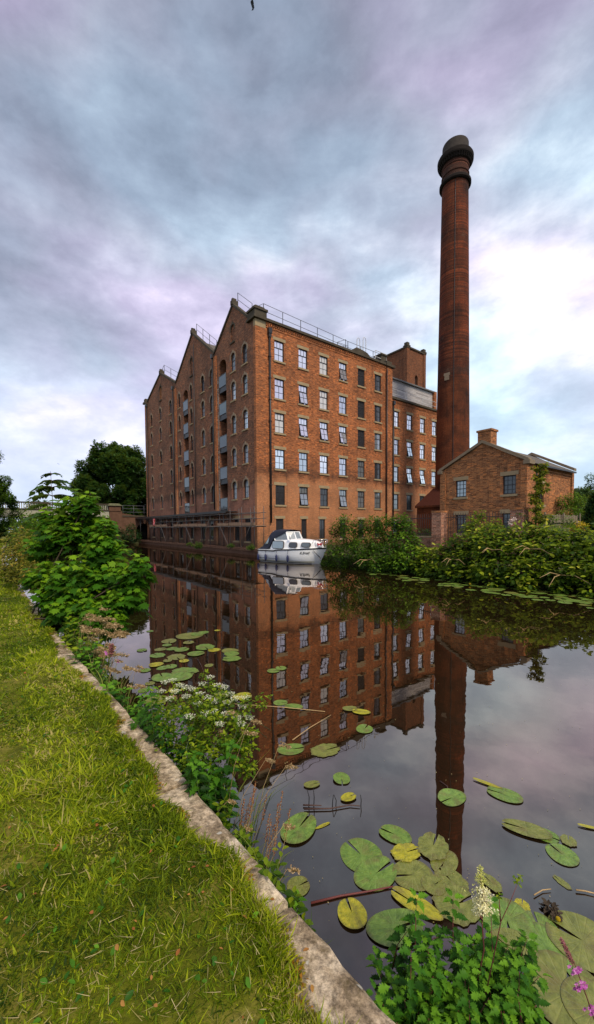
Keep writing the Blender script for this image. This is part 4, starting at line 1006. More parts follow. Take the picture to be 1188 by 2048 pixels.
    for k in range(7): a = random.uniform(0, 6.3); m.tube([(0, 0, .1), (.09*math.cos(a), .05*math.sin(a), .16+.05*math.sin(k)), (.17*math.cos(a), .09*math.sin(a), .15+.12*math.cos(k*2))], [.05, .06, .02], 6)
    m.build('cloth', M['red'], cl); m = MB().tube([(-.15, .02, .02), (0, -.04, .08), (.15, 0, .03)], [.04, .07, .03], 7); m.build('rope_coil', M['gel'], cl)
build_boat()
# ------------------------------------------------------------------ foliage tools
def nrm(a): return a/np.maximum(1e-9, np.linalg.norm(a, axis=-1, keepdims=True))
def sph(n): return nrm(RG.normal(size=(n, 3)))
def frames(d, up):
    y = nrm(d); x = nrm(np.cross(y, up)); z = np.cross(x, y); return np.stack([x, y, z], -1)
T_DIA = (np.array([(0, 0, 0), (.30, .42, .07), (0, 1, -.10), (-.30, .42, .07)]), np.array([(0, 1, 2), (0, 2, 3)]))
T_OVAL = (np.array([(0, 0, 0), (.2, .2, .05), (.3, .5, .06), (.17, .82, .0), (0, 1, -.1), (-.17, .82, .0), (-.3, .5, .06), (-.2, .2, .05), (0, .5, -.02)]),
          np.array([(8, i, (i+1) % 8) for i in range(8)]))
_l = [(.0, .0), (.22, .02), (.52, .10), (.34, .26), (.62, .52), (.36, .50), (.30, .72), (.14, .70), (0, 1.0), (-.14, .70), (-.30, .72), (-.36, .50), (-.62, .52), (-.34, .26), (-.52, .10), (-.22, .02)]
T_LOBE = (np.array([(x, y, -.22*(x*x+ (y-.3)**2)+.04*((i % 2))) for i, (x, y) in enumerate(_l)]+[(0, .34, .0)]), np.array([(16, i, (i+1) % 16) for i in range(16)]))
T_DUMMY = 0
_s = [(0, 0), (.16, .1), (.2, .08), (.27, .25), (.32, .25), (.28, .42), (.33, .45), (.22, .6), (.25, .64), (.13, .8), (0, 1), (-.13, .8), (-.25, .64), (-.22, .6), (-.33, .45), (-.28, .42), (-.32, .25), (-.27, .25), (-.2, .08), (-.16, .1)]
T_NET = (np.array([(x*.86*(1.18 if i % 2 == 0 else .8), y, .35*abs(x)-.28*y*y) for i, (x, y) in enumerate(_s)]+[(0, .45, -.05)]), np.array([(20, i, (i+1) % 20) for i in range(20)]))
_b = [(0, 1), (.33, .95), (.66, .62), (1, 0)]
def blade_t(bend=.35):
    v = []
    for t, w in _b: v += [(-w/2, t*(1-.25*bend*t), bend*t*t), (w/2, t*(1-.25*bend*t), bend*t*t)]
    return np.array(v), np.array([(0, 1, 3, 2), (2, 3, 5, 4), (4, 5, 7, 6)])
class FB:
    def __init__(s): s.V = []; s.F = []; s.T = []; s.n = 0
    def add(s, tm, P, R, S, tint):
        tv, tf = tm; n = len(P)
        if n == 0: return s
        S = np.asarray(S, float)
        if S.ndim == 0: S = np.full(n, float(S))
        sc = S[:, None, None] if S.ndim == 1 else S[:, None, :]
        X = (tv[None]*sc)@np.transpose(R, (0, 2, 1))+P[:, None, :]
        k = len(tv); s.V.append(X.reshape(-1, 3)); s.F.append((tf[None]+(np.arange(n)*k)[:, None, None]+s.n).reshape(-1, tf.shape[1])); s.T.append(np.repeat(tint, k)); s.n += n*k
        return s
    def build(s, name, mat, parent=None, org=(0, 0, 0), **k):
        V = np.concatenate(s.V)-np.array(org)[None]
        a3 = [f for f in s.F if f.shape[1] == 3]; a4 = [f for f in s.F if f.shape[1] == 4]
        Fs = []
        if a3: Fs.append(np.concatenate(a3))
        if a4: Fs.append(np.concatenate(a4))
        return link(name, fast_mesh(V, Fs, np.concatenate(s.T)), mat, parent, uv=False, **k)
def blob(fb, c, r, n, size, tm=T_DIA, flat=1., droop=.3, tb=0., shell=.5, rx=None):
    d = sph(n); ph = RG.uniform(0, 6, 3)
    lump = 1+.22*np.sin(d[:, 0]*5+ph[0])*np.sin(d[:, 1]*5+ph[1])+.14*np.sin(d[:, 2]*9+ph[2]+d[:, 0]*7)
    rr = r*(shell+(1-shell)*RG.random(n)**.6)*lump
    P = np.array(c)+d*rr[:, None]*np.array([1, 1, flat])
    dirv = d+sph(n)*.8; dirv[:, 2] = dirv[:, 2]*.5-droop
    up = np.array([0, 0, 1.])+sph(n)*.5+d*.5
    S = size*RG.uniform(.6, 1.25, n)
    fb.add(tm, P, frames(dirv, up), S, np.clip(RG.beta(1.8, 2.4, n)+tb+RG.uniform(-.1, .1)+.16*d[:, 2], 0, 1))  # upward-facing leaves tinted lighter: lit tops painted into the colour
def wpt(px, py, Y): return np.array(atd(px, py, Y))
def plant(name, label, cat, base, group=None): return empty(name, tuple(base), label=label, cat=cat, group=group)
def bush(name, label, cat, blobs, leaf, mat, dens=520, tm=T_DIA, base=None, shell=.5, flat=1., group=None, stemmat='bark', droop=.3, stemr=.018, tb=0., trunk=None):
    "blobs: [(x,y,z,r)] world"
    B = np.array(blobs, float)
    if base is None: i = B[:, 2].argmin(); base = (B[:, 0].mean(), B[:, 1].mean(), .45)
    base = np.array(base, float); rt = plant(name, label, cat, base, group)
    fb = FB()
    for x, y, z, r in B:
        n = int(dens*4*PI*r*r*(.045/leaf)**1.2)+12
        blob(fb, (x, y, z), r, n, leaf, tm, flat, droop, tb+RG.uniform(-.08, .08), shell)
    fb.build('foliage', M[mat], rt, base)
    m = MB()
    for x, y, z, r in B:
        e = np.array([x, y, z])-base; mid = e*np.array([.35, .35, .6])+RG.normal(size=3)*.06*np.linalg.norm(e)
        m.tube([(RG.normal()*.08, RG.normal()*.08, -.15), mid, e], [stemr*1.6, stemr*1.1, stemr*.4], 5)
        if r > .2:
            for k in range(4): q_ = e+sph(1)[0]*r*.85; m.tube([e*.8+mid*.2, (e+q_)/2+RG.normal(size=3)*.04, q_], [stemr*.6, stemr*.4, stemr*.15], 4)
    m.build('stem', M[stemmat], rt, recalc=False)
    return rt
def tree(name, label, base, h, crown_r, n_cl, leaf, mat, z0=.25, trunk_r=.25, seed=0, cat='tree', group=None, dens=300, squash=1., lean=(0, 0)):
    rg = np.random.default_rng(seed); base = np.array(base, float); rt = plant(name, label, cat, base, group)
    tm = MB(); top = np.array([lean[0], lean[1], h*.8])
    pts = [np.array([0, 0, -.2]), np.array([0, 0, h*.2]), top*.5+rg.normal(size=3)*.1, top]
    tm.tube(pts, [trunk_r*1.2, trunk_r, trunk_r*.6, trunk_r*.15], 8); fb = FB(); blobs = []
    zc = h*(z0+1)/2; zr = h*(1-z0)/2
    for i in range(n_cl):
        d = nrm(rg.normal(size=(1, 3)))[0]; rr = .35+.65*rg.random()**.5
        prof = 1-.25*max(0, d[2])
        c = np.array([d[0]*crown_r*rr*prof, d[1]*crown_r*rr*prof, zc+d[2]*zr*rr*.88])+top*np.array([.6, .6, 0])
        r = crown_r*rg.uniform(.14, .30)*(1.1-.35*rr); blobs.append((c, r))
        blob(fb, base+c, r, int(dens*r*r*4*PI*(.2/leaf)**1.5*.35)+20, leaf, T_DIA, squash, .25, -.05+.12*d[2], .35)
        if i % 3 == 0:
            a = top*rg.uniform(.3, .85); mid = (a+c)/2+np.array([0, 0, -.1*crown_r]); tm.tube([a, mid, c], [trunk_r*.32, trunk_r*.2, trunk_r*.05], 5)
    fb.build('crown', M[mat], rt, base); tm.build('trunk', M['bark'], rt, recalc=False)
    return rt
def stems(paths, r, mat, name='stem', parent=None, org=(0, 0, 0)):
    m = MB(); o = Vector(org)
    for p in paths: m.tube([Vector(q_)-o for q_ in p], [r*(1-.7*i/(len(p)-1)) for i in range(len(p))], 4)
    return m.build(name, M[mat], parent, recalc=False)

# ------------------------------------------------------------------ background trees
tree('broadleaf_tree', 'big dark green tree standing behind the bridge against the mill end', W(-14.5, 55, 0) if False else tuple(atd(236, 1050, 76)*Vector((1, 1, 0))), 20.2, 7.6, 110, .42, 'tree', .05, .45, 3, dens=520)
tree('broadleaf_tree', 'smaller bright edged tree at the left foot of the big dark tree', tuple(atd(196, 1050, 70)*Vector((1, 1, 0))), 11., 3.4, 46, .34, 'tree', .05, .22, 5, dens=420)
tree('broadleaf_tree', 'low round tree showing over the middle of the bridge balustrade', tuple(atd(82, 1050, 112)*Vector((1, 1, 0))), 10.6, 5.2, 50, .5, 'tree_far', .1, .3, 6, dens=300)
tree('broadleaf_tree', 'flat topped tree behind the bridge, left of the big dark tree', tuple(atd(140, 1050, 118)*Vector((1, 1, 0))), 9.2, 5.4, 46, .5, 'tree', .1, .3, 8, dens=300)
tree('overhanging_tree', 'dark tree at the left picture edge hanging over the bridge end', tuple(atd(-22, 1050, 44)*Vector((1, 1, 0))), 9.3, 3.0, 60, .22, 'willow', .1, .25, 9, dens=420)
tree('overhanging_tree', 'thin branched tree top beyond the left picture edge, above the dark tree', tuple(atd(-62, 1050, 40)*Vector((1, 1, 0))), 13.4, 3.1, 34, .2, 'willow', .35, .2, 10, dens=200)
far = [(20, 1050, 88, 4.2), (52, 1050, 92, 5.2), (95, 1050, 90, 5.), (130, 1050, 86, 4.4), (165, 1050, 92, 5.2)]
for i, (px, py, Y, h) in enumerate(far):
    tree('waterside_tree', 'green thicket tree seen beneath the bridge deck', tuple(atd(px, py, Y)*Vector((1, 1, 0))), h, 2.6, 22, .34, 'tree_far', .0, .15, 20+i, group='low trees beyond the bridge opening', dens=260)
tree('broadleaf_tree', 'tall loose crowned tree at the right picture edge', tuple(atd(1206, 1050, 48)*Vector((1, 1, 0))), 9.6, 2.6, 44, .2, 'tree_far', .15, .2, 31, dens=170)
tree('broadleaf_tree', 'mid green tree just right of the engine house side wall', tuple(atd(1150, 1050, 46)*Vector((1, 1, 0))), 7.7, 2.5, 44, .22, 'tree_far', .05, .2, 32, dens=300)
tree('broadleaf_tree', 'darker tree between the engine house and the loose crowned tree', tuple(atd(1176, 1050, 40)*Vector((1, 1, 0))), 6.1, 2.3, 40, .2, 'olive', .05, .2, 33, dens=300)
# small house behind the trees
hs = empty('distant_house', tuple(atd(1163, 1050, 64)*Vector((1, 1, 0))), ANG, label='pale gabled house half hidden behind the right hand trees', cat='house')
MB().box((-3, -2.4, .3), (3, 2.4, 6.4)).build('wall', M['concrete'], hs)
MB().add([(-3.2, -2.7, 6.3), (3.2, -2.7, 6.3), (3.2, 0, 8.1), (-3.2, 0, 8.1), (3.2, 2.7, 6.3), (-3.2, 2.7, 6.3)], [(0, 1, 2, 3), (3, 2, 4, 5), (1, 4, 2), (0, 3, 5)]).build('roof', M['slate_pale'], hs)
# distant wood on the horizon
fb = FB()
for k in range(150):
    a = math.radians(-75+k*1.03); R_ = 230+30*math.sin(k*.9); c = (R_*math.sin(a), R_*math.cos(a), 3.)
    blob(fb, c, 6+2*math.sin(k*1.7), 260, 1.6, T_DIA, .8, .2)
fb.build('distant_wood', M['tree_far'], kind='stuff')
# bird silhouettes
def bird(px, py, Y, span, label, roll):
    c = wpt(px, py, Y); m = MB(); s = span/2
    pts = [(0, -.42*s, 0), (.05*s, -.3*s, .02), (.10*s, -.1*s, .03), (.32*s, -.02*s, .10*s), (.62*s, .10*s, .06*s), (1.*s, .28*s, 0), (.68*s, -.06*s, .05*s), (.30*s, -.20*s, .08*s), (.1*s, .22*s, 0), (.09*s, .42*s, 0), (0, .40*s, 0)]
    top = [Vector(p) for p in pts]; vs = []
    for sg in (1, -1):
        for th in (.03*s, -.03*s): vs += [(sg*p.x, p.y, p.z+th*(1 if 0 < i < 10 else .5)) for i, p in enumerate(top)]
    n = len(pts); fs = []
    for k in range(4): fs.append(tuple(k*n+i for i in range(n)))
    for k in (0, 2): fs += [(k*n+i, k*n+(i+1) % n, (k+1)*n+(i+1) % n, (k+1)*n+i) for i in range(n)]
    o = m.add(vs, fs).build('bird', M['bird'], label=label, cat='bird'); o.location = c; o.rotation_euler = roll
bird(505, 10, 30, 1.0, 'dark bird gliding with spread wings high at the top of the sky', (.9, -.2, 1.65))
bird(117, 928, 70, .6, 'tiny dark bird far off above the bridge', (.2, .1, 1.2))

# ------------------------------------------------------------------ far bank vegetation
def LB(lst): return [tuple(W(u, v, z))+(r,) for u, v, z, r in lst]
def bank(px, py, Y, r): p = wpt(px, py, Y); return (*p, r)
b1 = [bank(*a) for a in ((672, 1060, 22, .45), (690, 1048, 21.5, .5), (668, 1095, 21.5, .5), (700, 1075, 21, .65), (690, 1110, 21, .6), (660, 1120, 22, .35), (720, 1055, 21, .5), (724, 1100, 20.3, .7))]
bush('bank_shrub', 'mid green shrub on the bank just right of the cruiser bow', 'shrub', b1, .13, 'willow', tm=T_DIA, dens=560, shell=.35, base=W(-.6, -12.5, .3))
b2 = [bank(*a) for a in ((745, 1050, 20.5, .5), (765, 1045, 20, .45), (752, 1080, 20, .7), (780, 1062, 19.5, .6), (735, 1115, 19.6, .6), (778, 1105, 19, .75), (758, 1130, 18.6, .5))]
bush('bank_shrub', 'tallest dark shrub in the middle of the bank thicket below the mill flank', 'shrub', b2, .13, 'willow', dens=560, shell=.35, base=W(-.8, -14.8, .3))
b3 = [bank(*a) for a in ((800, 1042, 19.2, .4), (812, 1060, 19, .5), (805, 1090, 18.6, .65), (820, 1115, 18, .55), (797, 1125, 18, .55), (828, 1085, 18.6, .35))]
bush('bank_shrub', 'elder shrub with paler leaves at the right end of the thicket by the railings', 'shrub', b3, .15, 'willow', tm=T_OVAL, dens=520, shell=.35, tb=.08, base=W(-.8, -16.6, .3))
b4 = [bank(*a) for a in ((648, 1128, 22.5, .25), (665, 1132, 21.8, .28), (690, 1134, 21, .3), (715, 1138, 20.3, .3), (740, 1144, 19.5, .3))]
bush('trailing_plant', 'low dark growth trailing to the water below the shrubs beside the cruiser', 'undergrowth', b4, .09, 'willow', dens=700, shell=.2, base=W(-1.4, -12.5, .1))
def br_(n, lst, label, tb, mat='bramble', leaf=.19, tm=T_OVAL, dens=470):
    bush('bramble_bush', label, 'bramble', [bank(*a) for a in lst], leaf, mat, tm=tm, dens=dens, shell=.25, base=tuple(W(-.8, n, .3)), tb=tb+.02, stemr=.012)
br_(-18., ((845, 1105, 18, .35), (860, 1120, 17.4, .5), (840, 1132, 17.4, .4), (880, 1110, 17, .45), (872, 1142, 16.5, .4), (850, 1148, 17, .3)), 'yellowish bramble bush hanging below the low brick wall', .1)
br_(-19.4, ((905, 1098, 16.6, .45), (925, 1090, 16.4, .5), (915, 1125, 15.9, .55), (940, 1110, 15.8, .5), (905, 1150, 15.6, .35), (935, 1150, 15.3, .4)), 'dark bramble bush under the left window of the engine house', -.02)
br_(-20.8, ((960, 1080, 16, .5), (985, 1072, 15.8, .45), (975, 1105, 15.2, .55), (1000, 1098, 15.1, .5), (965, 1140, 14.6, .45), (1000, 1140, 14.3, .5), (985, 1165, 14, .3)), 'spreading bramble bush below the right hand brick pier', .04)
br_(-22., ((1020, 1075, 15.2, .45), (1045, 1072, 15, .5), (1035, 1105, 14.4, .55), (1060, 1100, 14.2, .45), (1040, 1145, 13.7, .5), (1070, 1135, 13.6, .45), (1055, 1170, 13.3, .3)), 'lighter green bramble bush in front of the timber fence', .1)
br_(-23., ((1080, 1070, 14.8, .45), (1105, 1075, 14.4, .5), (1095, 1110, 13.8, .55), (1125, 1105, 13.5, .45), (1105, 1150, 13.1, .5), (1135, 1145, 12.9, .4), (1120, 1178, 12.7, .28)), 'dense bramble bush below the yellow flowering shrub', .0)
br_(-24., ((1145, 1075, 14, .45), (1170, 1080, 13.6, .5), (1165, 1115, 13, .5), (1195, 1100, 12.8, .5), (1160, 1155, 12.5, .45), (1195, 1150, 12.2, .5), (1180, 1185, 12, .28), (1230, 1110, 12.6, .5), (1225, 1165, 12, .45)), 'bramble bush with pale leaves at the right picture edge', .08)
b5 = [bank(*a) for a in ((945, 1045, 17.6, .32), (962, 1030, 17.6, .26), (950, 1065, 17.2, .42), (935, 1060, 17.4, .3), (975, 1055, 17.3, .3), (992, 1045, 17.3, .22), (1003, 1058, 17.2, .25))]
bush('young_ash', 'bright feathery shrub standing before the ground floor window of the engine house', 'shrub', b5, .14, 'bramble', tm=T_DIA, dens=420, shell=.15, tb=.12, base=W(.4, -19.3, .6))
b6 = [bank(*a) for a in ((1040, 1030, 18.2, .2), (1060, 1045, 18, .3), (1085, 1062, 17.6, .34), (1110, 1060, 17.5, .3), (1135, 1045, 19, .3), (1128, 1065, 17.6, .3), (1100, 1040, 18, .25))]
bush('bank_shrub', 'small green shrub growing against the timber fence', 'shrub', b6, .11, 'willow', dens=480, shell=.25, base=W(.8, -21.2, .6), tb=.1)
# slender sapling in front of the side wall
def sapling():
    Y = 17.8; base = wpt(1080, 1075, Y); rt = plant('slender_sapling', 'slender yellow green sapling rising in front of the engine house side wall', 'sapling', base)
    fb = FB(); pth = [[tuple(base), tuple(wpt(1081, 1020, Y)), tuple(wpt(1079, 975, Y)), tuple(wpt(1078, 932, Y))]]
    for k in range(30):
        t = k/29; py = 1045-112*t; L = (.55-.28*t)*RG.uniform(.6, 1.1); a = RG.uniform(0, 2*PI); c = wpt(1080, py, Y)
        e = c+np.array([L*math.cos(a), L*math.sin(a), .05+.1*t]); pth.append([tuple(c), tuple((c+e)/2+np.array([0, 0, .06])), tuple(e)])
        for s_ in np.linspace(.3, 1, 5): blob(fb, c+(e-c)*s_, .09, 9, .15, T_DIA, .6, .35, .25, .1)
    fb.build('foliage', M['olive'], rt, base); stems(pth, .022, 'bark', 'stem', rt, base)
sapling()
# yellow flowering shrub and conifer
b7 = [bank(*a) for a in ((1140, 1056, 21, .28), (1152, 1053, 21, .3), (1164, 1054, 21, .28), (1128, 1060, 21, .25))]
bush('yellow_flower_shrub', 'golden yellow flowering shrub behind the bank at right', 'shrub', b7, .12, 'yellowflower', dens=500, shell=.3, base=W(3.4, -23, .6))
def conifer(px, Y, h, r, seed, label):
    b = np.array(tuple(atd(px, 1050, Y))); b[2] = .5; rt = plant('conifer', label, 'conifer', b); fb = FB()
    for k in range(240):
        t = RG.random()**.8; z = h*t; rr = r*(1-t)**.7*RG.uniform(.5, 1); a = RG.uniform(0, 2*PI)
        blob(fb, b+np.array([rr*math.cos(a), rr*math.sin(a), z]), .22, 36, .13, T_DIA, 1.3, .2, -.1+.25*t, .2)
    fb.build('crown', M['conifer'], rt, b); MB().tube([(0, 0, -.2), (0, 0, h*.9)], [.12, .02], 6).build('trunk', M['bark'], rt)
conifer(1190, 24, 3.6, 1.1, 1, 'dark drooping conifer at the right edge above the brambles')
b8 = [bank(*a) for a in ((1128, 1005, 27, .5), (1145, 1000, 27, .6), (1160, 1010, 26.5, .6), (1140, 1030, 26, .7), (1160, 1035, 25.5, .6), (1125, 1035, 26, .5))]
bush('garden_shrub', 'rounded green garden shrub between the engine house and the conifer', 'shrub', b8, .14, 'willow', dens=420, shell=.4, tb=.12, base=W(9, -20.5, .5) if False else tuple(atd(1143, 1060, 26)*Vector((1, 1, 0))+Vector((0, 0, .5))))
b9 = [tuple(W(u, v, z))+(r,) for u, v, z, r in ((4.5, -13.2, 1.4, .7), (4.2, -14.2, 1.3, .6), (5, -12.4, 1.2, .6))]
bush('yard_hedge', 'dark clipped hedge behind the railings left of the brick pier', 'hedge', b9, .1, 'conifer', dens=700, shell=.5, base=W(4.5, -13.3, .5))
# pale pink rose
rb = plant('rose', 'pale pink rose in flower below the right ground floor window of the engine house', 'rose', wpt(1022, 1055, 16.8)); fb = FB()
for dx, dz in ((0, 0), (5, -3), (-2, 5)): blob(fb, wpt(1022+dx, 1041+dz, 16.8), .07, 40, .07, T_OVAL, 1, 0, .8, .2)
fb.build('blossom', M['magenta'] if False else leafmat('pink_rose', (.6, .35, .35), (.75, .5, .5), (.8, .65, .62), .2), rb, wpt(1022, 1055, 16.8))
# weeds along the quay
for i, (px, py, Y, r, lab) in enumerate(((397, 1090, 37, .35, 'dark tuft overhanging the quay edge halfway along the scaffold'), (502, 1093, 31, .25, 'grassy weeds at the near corner of the mill quay'), (462, 1090, 33, .2, 'small weed clump under the near end of the canopy'), (380, 1087, 39, .2, 'light weed clump on the quay left of the dark tuft'), (527, 1098, 29.5, .25, 'weeds on the quay behind the stern of the cruiser'))):
    bush('quay_weed', lab, 'weed', [(*wpt(px, py, Y), r), (*wpt(px+4, py+2, Y), r*.7), (*wpt(px-5, py+2, Y), r*.7)], .1, 'willow', dens=500, shell=.2, base=wpt(px, py+4, Y), tb=.1*(i % 2))
# ivy on the bridge wing wall
b10 = [bank(*a) for a in ((240, 1075, 55, .8), (255, 1070, 55, .9), (270, 1072, 54, .8), (262, 1055, 55, .6), (238, 1062, 55, .5))]
bush('ivy', 'dark ivy covering the foot of the sandstone wing wall by the bridge', 'ivy', b10, .22, 'conifer', dens=420, shell=.5, base=W(-2.6, 31.8, .1))

# ------------------------------------------------------------------ near bank: sycamore thicket
def sycamore():
    base = np.array(tuple(W(-16.4, -19.4, .3))); rt = plant('sycamore_bush', 'large bright green sycamore bush overhanging the canal from the near bank', 'bush', base)
    BL = [(150, 1018, 8., .36), (112, 1042, 8.2, .40), (195, 1052, 8., .40), (150, 1075, 7.9, .62), (100, 1090, 8., .5), (205, 1098, 7.5, .48), (105, 1150, 7.6, .55), (170, 1160, 7.2, .72), (232, 1150, 7., .4), (278, 1122, 6.8, .16), (262, 1150, 6.8, .26),
          (250, 1195, 6.7, .38), (200, 1218, 6.6, .46), (145, 1215, 6.8, .5), (110, 1190, 7.2, .4), (165, 1240, 6.4, .3), (222, 1240, 6.4, .26), (175, 1000, 7.8, .2), (213, 1045, 7.6, .14), (208, 1075, 7.5, .25)]
    fb = FB(); paths = []
    for px, py, Y, r in BL:
        r *= .86; c = wpt(px, py, Y); ns = int(15*r*r*12)+4
        for k in range(ns):
            d = sph(1)[0]; d[2] = abs(d[2])*.8+d[2]*.2; tip = c+d*r*RG.uniform(.55, 1.05)
            root = base+np.array([RG.normal()*.25, RG.normal()*.35, 0]); 
            if k < 3+int(r*8): paths.append([tuple(root), tuple((root+c)/2+RG.normal(size=3)*.1), tuple(c), tuple(tip)])
            ax = nrm((d*.6+np.array([0, 0, .9]))[None])[0]
            nn = 4
            for j in range(nn):          # leaf pairs down the shoot
                q_ = tip-ax*(.085*j)*RG.uniform(.8, 1.2); a0 = RG.uniform(0, PI)+j*PI/2; m = 2 if j else 3
                ang = a0+np.arange(m)*2*PI/m+RG.normal(size=m)*.25
                out = np.stack([np.cos(ang), np.sin(ang), RG.uniform(-.35, .25, m)], -1)
                pet = .035+.03*j; P = q_+nrm(out)*pet
                dr = out.copy(); dr[:, 2] -= .35+.2*RG.random(m)
                sz = (.105+.030*j)*RG.uniform(.65, 1.35, m)
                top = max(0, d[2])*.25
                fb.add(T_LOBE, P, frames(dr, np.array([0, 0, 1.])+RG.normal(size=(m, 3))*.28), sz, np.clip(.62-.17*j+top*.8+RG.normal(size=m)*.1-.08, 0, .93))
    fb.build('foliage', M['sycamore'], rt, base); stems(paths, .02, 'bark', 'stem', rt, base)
sycamore()
def ash():
    Y = 8.4; b = wpt(104, 1110, Y); rt = plant('ash_sapling', 'ash sapling with feathery leaves sticking up above the sycamore bush', 'sapling', b); fb = FB()
    pth = [[tuple(b), tuple(wpt(108, 1040, Y)), tuple(wpt(104, 985, Y)), tuple(wpt(101, 942, Y))]]
    for py, L, n in ((948, .22, 3), (962, .34, 3), (975, .42, 3), (992, .44, 3), (1010, .42, 3), (1028, .4, 3)):
        c = wpt(105, py, Y); a0 = RG.uniform(0, PI)
        for i in range(n):
            a = (0 if i == 0 else PI)+RG.uniform(-.5, .5) if i < 2 else RG.uniform(0, 2*PI)
            dirh = np.array([math.cos(a), math.sin(a), 0]); pr = [c+dirh*L*t+np.array([0, 0, L*(.45*t-.62*t*t)]) for t in np.linspace(0, 1, 8)]
            pth.append([tuple(p) for p in pr]); sd = np.array([-dirh[1], dirh[0], 0])
            for j in range(2, 8):
                for sg in ((-1, 1) if j < 7 else (0,)):
                    dr = sd*sg+dirh*.7+np.array([0, 0, -.45]) if sg else dirh+np.array([0, 0, -.6])
                    fb.add(T_DIA, pr[j][None], frames(dr[None], np.array([[0, 0, 1.]])+RG.normal(size=(1, 3))*.2), np.array([.19*L/.4]), np.array([RG.uniform(.2, .6)]))
    fb.build('foliage', M['tree_far'], rt, b); stems(pth, .012, 'bark', 'stem', rt, b)
ash()
def seedling(px0, py0, px1, py1, Y, label, n=5, s=.09):
    b = wpt(px0, py0, Y); rt = plant('sycamore_shoot', label, 'sapling', b); fb = FB(); t_ = wpt(px1, py1, Y); pts = [b, (b+t_)/2+RG.normal(size=3)*.03, t_]
    for j in range(n):
        q_ = t_+(b-t_)*(j*.8/n)**1.1; m = 4 if j == 0 else 2; ang = j*PI/2+RG.uniform(0, .6)+np.arange(m)*2*PI/m
        out = np.stack([np.cos(ang), np.sin(ang), np.full(m, .05)], -1); dr = out.copy(); dr[:, 2] -= .4
        fb.add(T_LOBE, q_+out*.05, frames(dr, np.array([0, 0, 1.])+RG.normal(size=(m, 3))*.2), s*RG.uniform(.8, 1.3, m)*(1+.15*j), np.clip(.7-.1*j+RG.normal(size=m)*.08, 0, .93))
    fb.build('foliage', M['sycamore'], rt, b); stems([[tuple(p) for p in pts]], .008, 'bark', 'stem', rt, b)
seedling(198, 1110, 214, 1040, 7.4, 'tall sycamore shoot on the canal side of the bush', 6)
seedling(262, 1170, 276, 1108, 6.7, 'sycamore shoot leaning out over the water', 5)
seedling(160, 1060, 152, 978, 8., 'tallest sycamore shoot right of the ash sapling', 7, .1)
for i, (x0, y0, x1, y1, Y, lb) in enumerate(((120, 1060, 112, 1000, 8., 'short sycamore shoot left of the tallest one'), (185, 1050, 186, 992, 7.9, 'sycamore shoot right of the tallest one'), (75, 1090, 62, 1042, 8.2, 'sycamore shoot leaning left over the yellowing bush'),
        (240, 1140, 250, 1098, 7.2, 'low sycamore shoot pointing up over the water'), (95, 1075, 88, 1020, 8.1, 'thin sycamore shoot below the ash sapling'))): seedling(x0, y0, x1, y1, Y, lb, 6, .09)
yb = [(*wpt(px, py, Y), r) for px, py, Y, r in ((30, 1120, 11, .42), (55, 1105, 11, .5), (20, 1095, 12, .35), (60, 1135, 10.4, .5), (35, 1150, 10.2, .3), (12, 1140, 11, .3), (78, 1150, 9.6, .4), (60, 1085, 11.5, .35), (40, 1070, 12, .3))]
bush('yellowing_bush', 'yellowing bush at the left edge behind the sycamore', 'bush', yb, .085, 'autumn', dens=560, tm=T_OVAL, shell=.2, base=W(-17.1, -13.4, .4))
gb = [(*wpt(px, py, Y), r) for px, py, Y, r in ((60, 1060, 14, .6), (95, 1070, 13, .7), (130, 1060, 13.5, .7), (45, 1085, 15, .5), (170, 1080, 12, .6), (80, 1045, 14, .35))]
bush('bank_shrub', 'green shrub on the near bank beyond the sycamore, before the bridge', 'shrub', gb, .12, 'willow', dens=460, shell=.3, base=W(-16.8, -11, .4), tb=.15)

